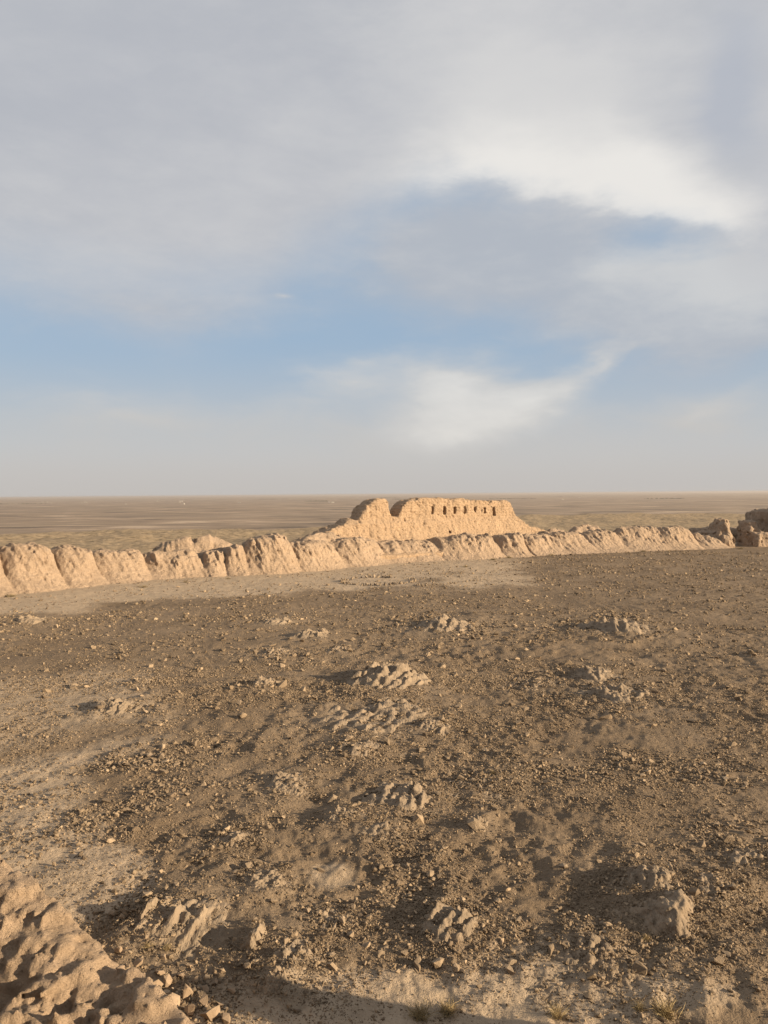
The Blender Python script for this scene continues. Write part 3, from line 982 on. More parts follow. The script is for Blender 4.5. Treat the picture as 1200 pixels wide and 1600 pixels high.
# ------------------------------------------------------------------ adobe spur in the near left corner
def build_spur():
    crest = [at(-170, 1232, 15.8), at(-80, 1292, 15.3), at(0, 1352, 14.8), at(112, 1452, 13.7), at(190, 1512, 12.9), at(280, 1602, 11.9), at(360, 1700, 11.0)]
    d = (crest[-1] - crest[0]); d.z = 0; d.normalize()
    org = crest[0]
    cu = np.array([(p - org).x * d.x + (p - org).y * d.y for p in crest])
    cv = np.array([(p - org).x * d.y * -1 + (p - org).y * d.x for p in crest])    # left of the line of travel is positive
    cz = np.array([p.z for p in crest])
    c2 = [(-14, 6.5), (-8, 5.6), (-5.6, 4.7), (-4.8, 3.75), (-4.45, 2.9), (-4.1, 1.2), (-3.9, 0.0), (-3, -1.0)]

    def fn(x, y, z):
        u = (x - org.x) * d.x + (y - org.y) * d.y
        v = -(x - org.x) * d.y + (y - org.y) * d.x
        zc = np.interp(u, cu, cz); vc = np.interp(u, cu, cv)
        w = v - vc                                # far side (towards the courtyard) positive
        side = np.where(w > 0, 1.7 * np.clip(w - 0.12, 0, None), 0.34 * np.clip(-w - 0.3, 0, None) + 0.10 * np.clip(-w - 1.2, 0, None) ** 2)
        a = (z - zc + side) / 1.45
        c = np.interp(x[:, 0, 0], [q[0] for q in c2], [q[1] for q in c2]).astype(np.float32)[:, None, None]
        dy = y - 9.1
        b = (z - c + np.where(dy < 0, 2.4, 2.1) * np.clip(np.abs(dy) - 0.3, 0, None)) / 2.2
        return smin(a, b, 0.3)

    def detail(x, y, z):
        lump = 0.26 * fbm(x * 0.6, y * 0.6, z * 0.2, 3, 410)
        crag = 0.30 * np.abs(pnoise(x * 1.0, y * 1.0, z * 0.15, 415)) + 0.20 * np.abs(pnoise(x * 2.3, y * 2.3, z * 0.3, 416)) + 0.10 * np.abs(pnoise(x * 5.2, y * 5.2, z * 0.8, 417))
        crack = 0.0
        bed = 0.02 * np.sin(z * 26 + 3 * pnoise(x, y, z, 422))
        fine = 0.075 * fbm(x * 5, y * 5, z * 2.5, 4, 430, 0.68) + 0.06 * np.abs(pnoise(x * 3.6 + y, y * 3.6, z * 0.6, 431))
        u = (x - org.x) * d.x + (y - org.y) * d.y
        w = -(x - org.x) * d.y + (y - org.y) * d.x - np.interp(u, cu, cv)
        calm = 0.50 + 0.90 * ss(-0.25, 0.35, fbm(x * 0.45, y * 0.45, 0.0, 2, 440)) * ss(0.2, -1.1, w)   # the crown is worn smoother than the flank
        hollow = 0.60 * ss(0.34, 0.0, np.abs(pnoise(x * 0.5 + 0.3, y * 0.5, 0.0, 445))) * ss(-0.6, -1.6, w)
        return (lump + crag * calm + crack + bed + fine * (0.6 + 0.6 * calm) + hollow - 0.07).astype(np.float32)

    V, Q = surface_nets(fn, (-11.5, 7.6, -0.5), (-1.6, 17.6, 5.4), 0.065, 0.9, detail)
    root = empty('adobe_spur', (-6.0, 12.0, 0), 'crumbling sunlit adobe wall spur filling the lower left corner', 'ruin')
    W = V - np.array(root.location)
    fc = V[Q].mean(1)
    near = (fc[:, 1] < 10.6) & (fc[:, 0] < -3.0)
    v, q = subset(W, Q, ~near); obj('spur_ridge', mesh_np('spur_ridge', v, q[:, ::-1]), M_SPUR, root)
    v, q = subset(W, Q, near); obj('spur_flank', mesh_np('spur_flank', v, q[:, ::-1]), M_SPUR, root)


build_spur()


# ------------------------------------------------------------------ rock outcrops
OUTH = []
WEDGE = {18: (0.20, 0.07, 0.36), 20: (0.26, 0.09, 0.42), 24: (0.50, 0.15, 0.40)}


def build_outcrops():
    rg = np.random.RandomState(5)
    for i, (ox, oy, w, hr, n, lab) in enumerate(OUTW):
        hgt = max(hr * w, 0.12) * (0.9 if hr < 0.22 else 0.72)
        ext = 0.85 * w
        sd = 500 + i * 3
        flip = -1.0 if i % 3 == 1 else 1.0
        sp = 1.5 * w / n * 0.75
        amp = np.random.RandomState(sd).uniform(0.25, 1.0, 64)
        sc = 1.0 / w
        lean = R(6 + (i * 37) % 17 - 8)
        cl, sl = math.cos(STRIKE + lean), math.sin(STRIKE + lean)

        wedge = WEDGE.get(i)

        def height(x, y):
            if wedge:
                a = x * cl + y * sl; b = -x * sl + y * cl
                b = b + 0.05 * w * fbm(a * sc * 3, b * sc * 3, 0.2, 2, sd + 5)
                wl, wr, la = wedge
                t = 1 - np.where(b > 0, b / (wl * w), -b / (wr * w)) - np.clip(np.abs(a + 0.06 * w) / (la * w), 0, 9) ** 2.2
                t = t + 0.55 * fbm(x * sc * 3.4, y * sc * 3.4, 0.7, 5, sd + 3) + 0.22 * (np.floor(a * sc * 7 + 2 * pnoise(a * sc * 4, b * sc * 4, 0.0, sd)) % 2)
                return hgt * np.clip(t, -0.4, 1.1) * 0.85
            a = x * cl + y * sl; b = (-x * sl + y * cl) * flip
            env = 1 - np.sqrt((x / (0.60 * w)) ** 2 + (y / (0.62 * w)) ** 2)
            env = ss(0.0, 0.85, env + 0.30 * fbm(x * sc * 2.6, y * sc * 2.6, 0.3, 3, sd))
            v = b / sp + 0.45 * fbm(a * sc * 2.0, b * sc * 2.0, 0.1, 3, sd + 1) + 20
            k = np.floor(v); f = v - k
            saw = np.where(f < 0.72, f / 0.72, (1 - f) / 0.28)
            ki = k.astype(int)
            am = amp[ki % 64]
            # cross joints break every bed into blocks of different height
            q = a / (w * (0.16 + 0.22 * amp[(ki * 7 + 3) % 64])) + 9.7 * amp[(ki * 5 + 1) % 64] + 0.5 * pnoise(a * sc * 4, b * sc * 4, 0.2, sd + 2) + 40
            qi = np.floor(q).astype(int); qf = q - qi
            blk = amp[(ki * 13 + qi * 29) % 64]
            tilt = 0.6 + 0.4 * np.where(amp[(ki * 3 + qi * 11) % 64] > 0.6, qf, 1 - qf)
            crumb = 0.22 * fbm(x * sc * 9, y * sc * 9, 0.7, 3, sd + 3)
            return hgt * env * (0.34 + (0.18 + 0.62 * am * blk * tilt) * (0.35 + 0.65 * saw) * 1.15 + (1.3 + 1.2 * (hr < 0.13)) * crumb) - 0.15 * hgt

        def fn(x, y, z):
            return (z - height(x[:, :, 0], y[:, :, 0])[:, :, None]) * 0.7

        def detail(x, y, z):
            a = x * CS + y * SN; b = -x * SN + y * CS
            return (0.016 * w * fbm(a * sc * 8, b * sc * 16, z * sc * 16, 3, sd)).astype(np.float32)
        gz = gz1(ox, oy)
        V, Q = surface_nets(fn, (-ext, -ext, -0.10 * hgt), (ext, ext, 1.5 * hgt), w / 64.0, 0.08 * w, detail)
        wz = ground_z(V[:, 0] + ox, V[:, 1] + oy, False) - gz
        OUTH.append((ox, oy, ext, gz, hgt, height))
        V[:, 2] += wz * 0.8 - 0.10 * hgt
        o = obj('rock_outcrop', mesh_np('rock_outcrop', V, Q[:, ::-1], smooth=False), M_ROCK, None, lab, 'rock', 'bedrock outcrops in the courtyard')
        o.location = (ox, oy, gz)


build_outcrops()


# ------------------------------------------------------------------ stones and gravel
def hull_mesh(name, seed, npts=13, flat=0.62):
    import bmesh
    rg = np.random.RandomState(seed)
    bm = bmesh.new()
    p = rg.normal(size=(npts, 3)); p /= np.linalg.norm(p, axis=1)[:, None]
    p *= rg.uniform(0.75, 1.1, (npts, 1))
    p *= np.array([rg.uniform(0.8, 1.25), rg.uniform(0.65, 0.95), flat * rg.uniform(0.7, 1.25)])
    for q in p * 0.5: bm.verts.new(q)
    r = bmesh.ops.convex_hull(bm, input=bm.verts)
    junk = [g for g in r['geom_interior'] if isinstance(g, bmesh.types.BMVert)]
    if junk: bmesh.ops.delete(bm, geom=junk, context='VERTS')
    me = bpy.data.meshes.new(name); bm.to_mesh(me); bm.free()
    return me


PROTO = [hull_mesh('stone', 900 + k, 11 + k % 4, 0.5 + 0.05 * (k % 6)) for k in range(12)]


def scatter():
    rg = np.random.RandomState(77)
    N = 430000
    rmin, rmax = 12.2, 128.0
    # density per square metre falls as distance to the power -2.1 (smallest visible size grows)
    u = rg.rand(N); e = -0.15
    r = (rmin ** e + u * (rmax ** e - rmin ** e)) ** (1 / e)
    a = rg.uniform(R(-33), R(33), N)
    n2 = 220000                                   # fine pebbles on the nearer ground
    r2 = np.sqrt(rg.uniform(12.5 ** 1.0, 42.0 ** 1.0, n2)) ** 2
    r = np.r_[r, r2]; a = np.r_[a, rg.uniform(R(-30), R(30), n2)]
    second = np.r_[np.zeros(N, bool), np.ones(n2, bool)]
    N += n2
    x, y = r * np.sin(a), r * np.cos(a)
    d = wall_d(x, y)
    pale = masks(x, y)
    cl = fbm(x * 0.22, y * 0.22, 0.0, 4, 610)
    cl2 = fbm(x * 1.1, y * 1.1, 0.0, 3, 620)
    rocky = np.zeros(N)
    for (ox, oy, w, hr, n, lab) in OUTW:
        rocky = np.maximum(rocky, np.exp(-((x - ox) ** 2 + (y - oy) ** 2) / (1.1 * w) ** 2))
    prob = np.clip(0.52 + 1.1 * cl + 0.8 * cl2 + 0.3 * rocky, 0.04, 1) * (1 - 0.72 * pale)
    prob *= 1 - 0.72 * ss(0.05, 0.45, fbm(x * 0.11, y * 0.16, 0.0, 3, 630))
    prob *= ss(1.0, -2.5, d) * ss(11.8, 13.6, y)
    keep = rg.rand(N) < prob
    x, y, r, pale, cl2, rocky, second = x[keep], y[keep], r[keep], pale[keep], cl2[keep], rocky[keep], second[keep]
    smin_ = np.maximum(0.018, 0.72 * r / 788.0)
    size = smin_ * (1 - rg.rand(len(x))) ** (-1 / 2.7)
    size[second] = np.minimum(size[second] * 1.25, 0.09)
    # coarse rubble in clusters
    cx = [on_ground(*q) for q in ((215, 1190), (250, 1250), (358, 1240), (30, 1240), (60, 1300), (120, 1290), (1120, 1210), (1010, 1200), (640, 1370), (300, 1555), (180, 1410), (90, 1330), (1150, 1300), (880, 1200), (960, 975), (700, 985))]
    boost = np.zeros(len(x))
    for g in cx:
        boost = np.maximum(boost, np.exp(-((x - g.x) ** 2 + (y - g.y) ** 2) / (0.055 * math.hypot(g.x, g.y)) ** 2))
    size *= 1 + 1.8 * boost * rg.rand(len(x)) + 0.6 * np.clip(cl2, 0, 1) * rg.rand(len(x)) + 0.4 * rocky * rg.rand(len(x))
    size = np.minimum(size, np.minimum(0.42, 0.0122 * r * rg.uniform(0.75, 1.15, len(x))))
    z = ground_z(x, y)
    for (ox, oy, ext, gz, hgt, hf) in OUTH:
        m = (np.abs(x - ox) < ext * 0.95) & (np.abs(y - oy) < ext * 0.95)
        if m.any():
            hz_ = hf(x[m] - ox, y[m] - oy)
            base = gz + (ground_z(x[m], y[m], False) - gz) * 0.8 - 0.10 * hgt
            z[m] = np.maximum(z[m], base + hz_)
    return rg, x, y, z, r, size


MARK = ['long pale outcrop', 'low streaked outcrop', 'long-shadowed boulder', 'isolated left outcrop', 'tiny dark rock hump', 'far middle rock hump', 'flat rock left of the far hump',
        'flat rock sheet below the far hump', 'little rock rib beside the far hump', 'broken rock band below the keep', 'dark rubbly mound', 'pale rock ledge', 'low ragged ledge',
        'rock lump near the left edge', 'fan shaped slab', 'row of tilted slabs', 'smooth rib of rock', 'paired upright boulders', 'upright sunlit slab', 'shaded bedrock sheet',
        'sharp pointed slab', 'ragged ridge of slabs', 'hollow dark boulder', 'set of parallel slabs', 'largest craggy boulder', 'craggy rock top', 'patch of broken flat blocks',
        'smooth sloping slab', 'narrow rib of rock', 'thin inclined slab', 'low central ribs', 'nearly buried slab', 'jagged pale-ended rock', 'worn rock edge', 'low bedrock rib',
        'rough ledge at the right edge', 'low rock sheet']
ORD = ['closest', 'second closest', 'third closest', 'fourth closest', 'fifth closest', 'sixth closest', 'seventh closest', 'eighth closest', 'ninth closest', 'tenth closest']


def label_stones(made):
    """each loose stone is told by the outcrop it lies nearest to, on which side, and how close"""
    bins = {}
    for o, x, y in made:
        d = [math.hypot(x - q[0], y - q[1]) / max(q[2], 0.8) for q in OUTW]
        k = int(np.argmin(d))
        dx, dy = x - OUTW[k][0], y - OUTW[k][1]
        side = ('right of' if dx > 0 else 'left of') if abs(dx) > 0.55 * abs(dy) else ('beyond' if dy > 0 else 'in front of')
        bins.setdefault((k, side), []).append((math.hypot(dx, dy), o))
    for (k, side), lst in bins.items():
        lst.sort(key=lambda q: q[0])
        for j, (dd, o) in enumerate(lst):
            if j < 10:
                lab = '%s large loose stone %s the %s' % (ORD[j], side, MARK[k])
            else:
                lab = 'outlying loose tan stone %s the %s' % (side, MARK[k])
            tag(o, lab, 'stone', 'loose stones %s the %s' % (side, MARK[k]))


def build_stones():
    rg, x, y, z, r, size = scatter()
    app = size / r
    inview = np.abs(np.arctan2(x, y)) < R(25.8)
    order = np.argsort(-(app * inview))
    big = order[:285]
    rest = np.ones(len(x), bool); rest[big] = False
    pr = [p.copy() for p in PROTO]
    for m_ in pr: m_.materials.append(M_LOOSE)
    made = []
    for k, i in enumerate(big):
        o = bpy.data.objects.new('loose_stone', pr[k % 12]); COL.objects.link(o)
        s = float(size[i])
        o.location = (float(x[i]), float(y[i]), float(z[i]) + 0.13 * s)
        o.scale = (s, s * rg.uniform(0.8, 1.2), s * rg.uniform(0.8, 1.25))
        o.rotation_euler = (rg.uniform(-.35, .35), rg.uniform(-.35, .35), rg.uniform(0, 6.28))
        made.append((o, float(x[i]), float(y[i])))
    label_stones(made)
    # everything smaller: one spread of gravel
    x, y, z, size = x[rest], y[rest], z[rest], size[rest]
    n = len(x)
    pv, pf, pid, off = [], [], [], 0
    for k, m_ in enumerate(PROTO):
        co = np.zeros(len(m_.vertices) * 3, np.float32); m_.vertices.foreach_get('co', co); co = co.reshape(-1, 3)
        pv.append(co); pid.append(np.full(len(co), k + 1))
        pf += [[v + off for v in p.vertices] for p in m_.polygons]
        off += len(co)
    pv = np.concatenate(pv); pid = np.concatenate(pid)
    V = np.concatenate([pv, np.stack([x, y, z + 0.10 * size], 1)])
    me = bpy.data.meshes.new('gravel')
    me.vertices.add(len(V)); me.vertices.foreach_set('co', V.astype(np.float32).ravel())
    pf = np.array(pf, np.int32)
    me.loops.add(pf.size); me.loops.foreach_set('vertex_index', pf.ravel())
    me.polygons.add(len(pf)); me.polygons.foreach_set('loop_start', np.arange(0, pf.size, 3, dtype=np.int32))
    me.update(calc_edges=True)
    me.polygons.foreach_set('use_smooth', np.zeros(len(pf), bool))
    P = len(pv)

    def att(nm, typ, data, key):
        a = me.attributes.new(nm, typ, 'POINT'); a.data.foreach_set(key, np.ascontiguousarray(data).ravel())
    att('proto', 'INT', np.r_[pid, np.zeros(n, int)].astype(np.int32), 'value')
    att('pick', 'INT', np.r_[np.zeros(P, int), rg.randint(0, 12, n)].astype(np.int32), 'value')
    rot = np.concatenate([np.zeros((P, 3)), np.stack([rg.uniform(-.5, .5, n), rg.uniform(-.5, .5, n), rg.uniform(0, 6.28, n)], 1)]).astype(np.float32)
    att('rot', 'FLOAT_VECTOR', rot, 'vector')
    scl = np.concatenate([np.ones((P, 3)), np.stack([size, size * rg.uniform(.75, 1.2, n), size * rg.uniform(.8, 1.3, n)], 1)]).astype(np.float32)
    att('scl', 'FLOAT_VECTOR', scl, 'vector')
    me.materials.append(M_GRAVEL)
    o = obj('gravel', me, None, None, 'loose brown gravel strewn over the whole courtyard', 'gravel', None, 'stuff')
    ng = bpy.data.node_groups.new('gravel', 'GeometryNodeTree')
    ng.interface.new_socket('Geometry', in_out='INPUT', socket_type='NodeSocketGeometry')
    ng.interface.new_socket('Geometry', in_out='OUTPUT', socket_type='NodeSocketGeometry')
    A, L = ng.nodes.new, ng.links.new

    def named(nm, typ):
        q = A('GeometryNodeInputNamedAttribute'); q.data_type = typ; q.inputs['Name'].default_value = nm
        return q.outputs['Attribute']
    gi, go = A('NodeGroupInput'), A('NodeGroupOutput')
    cmp_ = A('FunctionNodeCompare'); cmp_.data_type = 'INT'; cmp_.operation = 'GREATER_THAN'
    ia = [s_ for s_ in cmp_.inputs if s_.type == 'INT']
    proto = named('proto', 'INT')
    L(proto, ia[0]); ia[1].default_value = 0
    sepg = A('GeometryNodeSeparateGeometry'); sepg.domain = 'POINT'
    L(gi.outputs[0], sepg.inputs['Geometry']); L(cmp_.outputs[0], sepg.inputs['Selection'])
    sp = A('GeometryNodeSplitToInstances'); sp.domain = 'POINT'
    L(sepg.outputs['Selection'], sp.inputs['Geometry']); L(proto, sp.inputs['Group ID'])
    ip = A('GeometryNodeInstanceOnPoints')
    L(sepg.outputs['Inverted'], ip.inputs['Points']); L(sp.outputs['Instances'], ip.inputs['Instance'])
    ip.inputs['Pick Instance'].default_value = True
    L(named('pick', 'INT'), ip.inputs['Instance Index'])
    er = A('FunctionNodeEulerToRotation'); L(named('rot', 'FLOAT_VECTOR'), er.inputs[0])
    L(er.outputs[0], ip.inputs['Rotation'])
    L(named('scl', 'FLOAT_VECTOR'), ip.inputs['Scale'])
    L(ip.outputs[0], go.inputs[0])
    md = o.modifiers.new('gravel', 'NODES'); md.node_group = ng
    print('gravel stones', n)


build_stones()


def place_stone(px, py, wpx, mesh, mat, label, name='loose_stone', cat='stone', group=None, rg=random, sink=0.15):
    g = on_ground(px, py)
    z = gz1(g.x, g.y)
    # follow the sight line down to the real ground height
    d = ray(px, py); k = (z - CAM.z) / d.z
    g = CAM + d * k
    z = gz1(g.x, g.y)
    s = wpx / FPX * math.sqrt(g.x ** 2 + g.y ** 2 + 81)
    o = bpy.data.objects.new(name, mesh); COL.objects.link(o)
    o.location = (g.x, g.y, z + sink * s)
    o.scale = (s, s * rg.uniform(0.75, 1.1), s * rg.uniform(0.9, 1.3))
    o.rotation_euler = (rg.uniform(-.4, .4), rg.uniform(-.4, .4), rg.uniform(0, 6.28))
    tag(o, label, cat, group)
    return o


def build_set_stones():
    pr = [p.copy() for p in PROTO]
    for m_ in pr: m_.materials.append(M_LOOSE)
    dark = [p.copy() for p in PROTO]
    for m_ in dark: m_.materials.append(M_ROCK)
    # the ring of stones laid out on the pale clay
    c = on_ground(590, 908)
    rad = 3.7
    for k in range(44):
        a = math.radians(60 + k * 7.4)
        if 20 < math.degrees(a) % 360 < 40: continue
        rr = rad * random.uniform(0.94, 1.06)
        x, y = c.x + rr * math.cos(a), c.y + rr * math.sin(a)
        s = random.uniform(0.30, 0.52)
        o = bpy.data.objects.new('ring_stone', dark[k % 12]); COL.objects.link(o)
        o.location = (x, y, gz1(x, y) + 0.2 * s); o.scale = (s * 1.15, s * 1.15, s * 1.9); o.rotation_euler = (0, 0, random.uniform(0, 6.28))
        tag(o, 'dark stone of the stone ring on pale clay before the rampart', 'stone', 'stones of the ring')
    for k in range(20):
        t = k / 19
        px = 648 + t * 110; py = 914.5 - 9 * t ** 1.6 + random.uniform(-.8, .8)
        place_stone(px, py, random.uniform(4.0, 6.5), dark[k % 12], None, 'dark stone of the curved stone line right of the stone ring', 'line_stone', 'stone', 'stones of the curved line')
    one = [((437, 1069), 22, 'rounded tan boulder on top of the rock with the long shadow'), ((945, 1123), 17, 'single pale block lying alone right of centre'),
           ((742, 1291), 20, 'pale boulder leaning on its twin in the middle foreground'), ((653, 1284), 20, 'squat tan boulder right of the fan shaped slab'),
           ((518, 1252), 15, 'pale stone above the fan shaped slab'), ((1000, 1520), 20, 'thin upright stone standing near the bottom right'),
           ((925, 1530), 24, 'grey block below the broken flat blocks'), ((918, 1556), 12, 'small pinkish stone at the lower right'),
           ((862, 1487), 17, 'brown slab left of the broken flat blocks'), ((270, 1418), 14, 'pale chip of rock above the shaded bedrock'),
           ((398, 1352), 16, 'round pale stone on the smooth sloping slab'), ((390, 1360), 14, 'second round stone below the one on the sloping slab'),
           ((878, 1354), 18, 'pale flat stone right of centre in the lower gravel'), ((500, 1362), 10, 'white chip of stone in the lower middle gravel'),
           ((686, 1508), 18, 'pale stone at the lower middle beside its dark twin'), ((712, 1512), 12, 'white chip beside the pale lower middle stone'),
           ((255, 1208), 13, 'rounded pale stone below the dark stone cluster'), ((182, 1276), 10, 'pale round stone alone on the left gravel'),
           ((1120, 1505), 20, 'brown boulder at the lower right edge'), ((795, 1520), 18, 'tan stone in the lower middle right'),
           ((655, 1512), 20, 'broad tan block low in the middle'), ((520, 1515), 18, 'tan block in the lower middle near the ridge of slabs')]
    for k, ((px, py), w, lab) in enumerate(one):
        place_stone(px, py, w * 1.25, pr[k % 12], None, lab, 'boulder' if w > 16 else 'loose_stone', 'boulder' if w > 16 else 'stone')
    # fallen chunks of mud brick beside the near spur
    ch = [p.copy() for p in PROTO]
    for m_ in ch: m_.materials.append(M_CHUNK)
    rg = random.Random(3)
    spots = [(213, 1508, 26), (225, 1530, 18), (240, 1548, 30), (262, 1540, 22), (270, 1572, 34), (292, 1556, 26), (300, 1585, 30), (318, 1570, 22),
             (250, 1522, 16), (282, 1528, 20), (306, 1532, 16), (330, 1590, 34), (345, 1570, 18), (200, 1512, 12), (322, 1548, 16), (276, 1596, 22), (352, 1596, 22),
             (186, 1488, 18), (160, 1482, 14), (296, 1512, 12), (362, 1552, 16), (338, 1535, 12), (258, 1500, 14)]
    for k, (px, py, w) in enumerate(spots):
        place_stone(px, py, w * 0.85, ch[k % 12], None, 'sandy fallen mud brick chunk heaped beside the near adobe spur', 'mud_brick_chunk', 'chunk', 'fallen chunks beside the spur', rg, 0.2)


build_set_stones()


# ------------------------------------------------------------------ dry shrubs
def mat_twig(name, c):
    mt, nt, b = new_mat(name); t = NT(nt)
    n = t.noise(t.pos(), 9.0, 3, 0.6)
    t.L(t.ramp(n, [(0.35, tuple(v * 0.65 for v in c)), (0.65, c)]), b.inputs['Base Color'])
    return mt


M_TWIG = mat_twig('dry_twig', (0.38, 0.285, 0.15))
M_BUSH = mat_twig('dry_bush', (0.24, 0.185, 0.10))


def shrub_mesh(name, seed, n=220, spread=0.9):
    rg = random.Random(seed)
    V, F = [], []
    for k in range(n):
        a = rg.uniform(0, 6.283); lean = rg.uniform(0.05, spread); ln = rg.uniform(0.45, 1.0)
        b = Vector((rg.gauss(0, 0.16), rg.gauss(0, 0.16), -0.05))
        d = Vector((math.cos(a) * lean, math.sin(a) * lean, 1 - 0.45 * lean)).normalized()
        side = d.cross(Vector((rg.uniform(-1, 1), rg.uniform(-1, 1), rg.uniform(-1, 1)))).normalized()
        w = 0.011
        p = b
        ring = []
        for j in range(4):
            t = j / 3
            ring.append((p - side * w * (1 - 0.8 * t), p + side * w * (1 - 0.8 * t) + Vector((0, 0, w))))
            d = (d + Vector((rg.uniform(-.3, .3), rg.uniform(-.3, .3), rg.uniform(-.35, .1)))).normalized()
            p = p + d * (ln * 0.33)
        base = len(V)
        for q in ring: V += [q[0], q[1]]
        for j in range(3): F.append([base + 2 * j, base + 2 * j + 1, base + 2 * j + 3, base + 2 * j + 2])
    return mesh_np(name, np.array([tuple(v) for v in V]), np.array(F), False)


def build_shrubs():
    ms = [shrub_mesh('dry_shrub', 40 + k) for k in range(4)]
    for m_ in ms: m_.materials.append(M_TWIG)
    bs = [shrub_mesh('low_bush', 60 + k, 260, 1.3) for k in range(3)]
    for m_ in bs: m_.materials.append(M_BUSH)
    near = [(655, 1590, 60, 'dry straw coloured shrub at the bottom edge beside the dark shadow'), (700, 1585, 50, 'smaller dry shrub right of the straw coloured shrub at the bottom edge'),
            (870, 1590, 44, 'short dry tuft at the bottom edge right of centre'), (1040, 1588, 62, 'pale wiry shrub at the bottom right edge'), (1000, 1580, 30, 'thin dry tuft left of the pale wiry shrub'),
            (232, 1474, 26, 'small yellowish shrub in front of the upright slab'), (262, 1482, 20, 'tiny dry tuft right of the small yellowish shrub'),
            (1010, 1462, 22, 'dry tuft growing against the largest craggy boulder'), (770, 1212, 14, 'tiny dry tuft right of centre on the gravel')]
    for k, (px, py, w, lab) in enumerate(near):
        o = place_stone(px, py, w, ms[k % 4], None, lab, 'dry_shrub', 'shrub', 'dry shrubs in the courtyard', random, 0.0)
        o.rotation_euler = (0, 0, random.uniform(0, 6.28)); o.scale = (o.scale[0] * .50,) * 3
    wallb = [(18, 932, 13, 'dark low bush at the rampart foot near the left edge'), (224, 918, 12, 'dark low bush at the rampart foot left of the deep gully'),
             (290, 910, 8, 'tiny bush at the rampart foot below the rilled buttresses'), (356, 905, 8, 'tiny bush at the rampart foot left of the tall buttress'),
             (728, 886, 9, 'tiny bush on pale clay below the keep'), (770, 875, 10, 'scrubby bush at the rampart foot below the keep'), (795, 872, 10, 'scrubby bush at the rampart foot right of the keep'),
             (812, 870, 8, 'smaller bush right of the scrubby bush below the keep'), (862, 868, 9, 'pale bush at the rampart foot on the right slope'), (1005, 862, 9, 'dark bush at the rampart foot near the right mounds'),
             (1046, 861, 7, 'tiny bush at the rampart foot before the right mound'), (1157, 858, 8, 'round bush in the gap left of the corner ruin')]
    for k, (px, py, w, lab) in enumerate(wallb):
        o = place_stone(px, py, w, bs[k % 3], None, lab, 'low_bush', 'shrub', 'low bushes along the rampart foot', random, 0.0)
        o.rotation_euler = (0, 0, random.uniform(0, 6.28)); s = o.scale[0] * .6; o.scale = (s * 1.3, s * 1.3, s * .8)


build_shrubs()


# ------------------------------------------------------------------ far settlement on the plain and the dusty air
M_HOUSE, _nt, _b = new_mat('whitewash')
_t = NT(_nt); _t.L(_t.ramp(_t.noise(_t.pos(), 0.05, 3), [(0.3, (0.38, 0.34, 0.29)), (0.7, (0.52, 0.48, 0.42))]), _b.inputs['Base Color'])
M_GROVE, _nt, _b = new_mat('grove')
_t = NT(_nt); _t.L(_t.ramp(_t.noise(_t.pos(), 0.06, 4), [(0.3, (0.035, 0.04, 0.025)), (0.7, (0.075, 0.075, 0.045))]), _b.inputs['Base Color'])


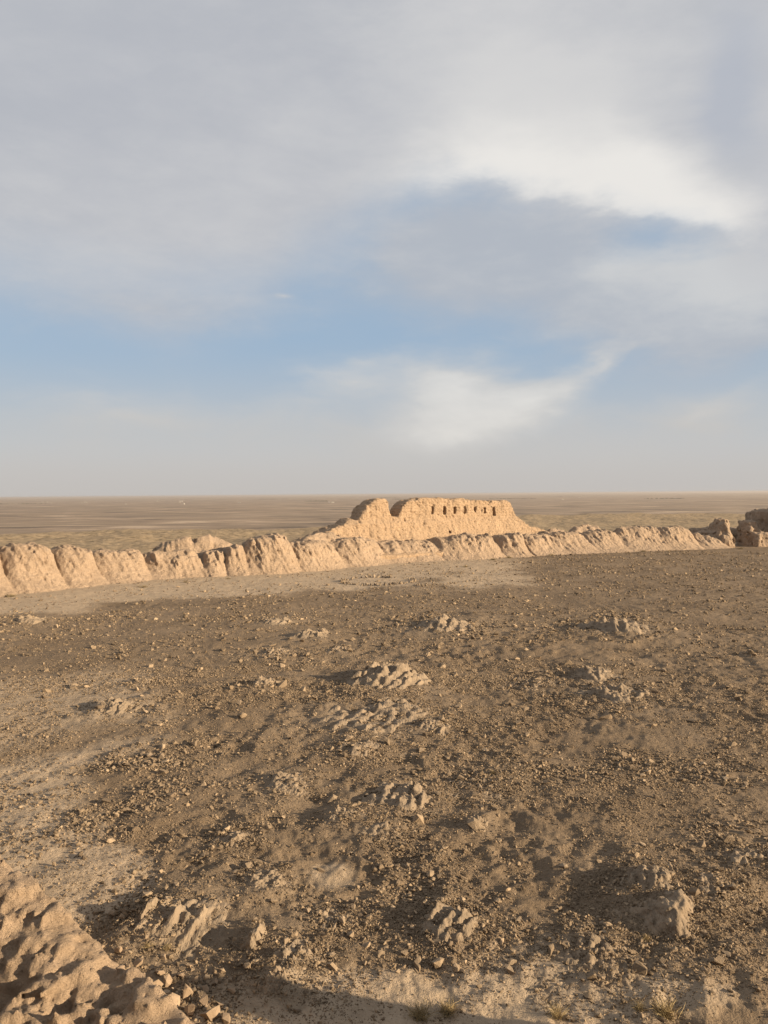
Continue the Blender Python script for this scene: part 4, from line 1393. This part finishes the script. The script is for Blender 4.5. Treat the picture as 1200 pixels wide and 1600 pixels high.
def build_far():
    rg = random.Random(9)

    def boxmesh(name, sx, sy, sz, roof):
        V = [(-sx, -sy, 0), (sx, -sy, 0), (sx, sy, 0), (-sx, sy, 0), (-sx, -sy, sz), (sx, -sy, sz), (sx, sy, sz), (-sx, sy, sz), (-sx * 0.8, 0, sz + roof), (sx * 0.8, 0, sz + roof)]
        me = bpy.data.meshes.new(name)
        me.from_pydata(V, [], [(0, 1, 5, 4), (1, 2, 6, 5), (2, 3, 7, 6), (3, 0, 4, 7), (4, 5, 9, 8), (6, 7, 8, 9), (5, 6, 9), (7, 4, 8)])
        return me
    hm = [boxmesh('far_house', 14, 8, 7, 3), boxmesh('far_house', 22, 9, 8, 3), boxmesh('far_house', 9, 8, 10, 2)]
    for m_ in hm: m_.materials.append(M_HOUSE)
    xs = [60, 66, 74, 80, 134, 196, 281, 283, 287, 370, 374, 246, 905, 1055, 1192, 520, 514, 128, 640, 880]
    for k, px in enumerate(xs):
        D = rg.uniform(7000, 12500)
        p = at(px, 780, D)
        o = bpy.data.objects.new('far_house', hm[k % 3]); COL.objects.link(o)
        o.location = (p.x, D, gz1(p.x, D)); o.rotation_euler = (0, 0, rg.uniform(-.5, .5)); s = rg.uniform(0.5, 1.0); o.scale = (s, s, s)
        tag(o, 'tiny pale house on the hazy plain near the horizon', 'house', 'far houses on the plain')
    # long groves and hedgerows, seen as thin dark lines
    for k in range(9):
        px = rg.uniform(0, 1200); D = rg.uniform(9000, 20000)
        p = at(px, 780, D); ln = rg.uniform(120, 480)
        V, F = [], []
        for j in range(90):
            x = rg.uniform(-ln, ln); y = rg.uniform(-60, 60); r = rg.uniform(4, 8)
            b = len(V)
            for q in ((0, 0, 0.2), (1, 0, .9), (0, 1, .8), (-1, 0, .9), (0, -1, .85), (0.2, 0.1, 1.7)):
                V.append((x + q[0] * r, y + q[1] * r, q[2] * r * rg.uniform(.8, 1.1)))
            for t3 in ((0, 2, 1), (0, 3, 2), (0, 4, 3), (0, 1, 4), (5, 1, 2), (5, 2, 3), (5, 3, 4), (5, 4, 1)): F.append([b + i for i in t3])
        o = obj('tree_belt', mesh_np('tree_belt', np.array(V), np.array(F), False), M_GROVE, None, 'thin dark belt of far trees on the hazy plain', 'trees', 'far tree belts', 'stuff')
        o.location = (p.x, D, gz1(p.x, D) - 1)


build_far()

me = bpy.data.meshes.new('haze')
hx, z0, z1 = 62000.0, -90.0, 14.0
me.from_pydata([(x, y, z) for z in (z0, z1) for y in (-hx, hx) for x in (-hx, hx)], [], [(0, 2, 3, 1), (4, 5, 7, 6), (0, 1, 5, 4), (2, 6, 7, 3), (0, 4, 6, 2), (1, 3, 7, 5)])
hz = bpy.data.materials.new('haze'); hz.use_nodes = True
hz.node_tree.nodes.clear()
pv = hz.node_tree.nodes.new('ShaderNodeVolumePrincipled')
pv.inputs['Color'].default_value = (0.52, 0.49, 0.48, 1); pv.inputs['Density'].default_value = 4.4e-5; pv.inputs['Anisotropy'].default_value = 0.2
ho = hz.node_tree.nodes.new('ShaderNodeOutputMaterial')
hz.node_tree.links.new(pv.outputs[0], ho.inputs['Volume'])
obj('haze', me, hz, None, 'thin dusty air over the plain', 'haze', None, 'stuff')
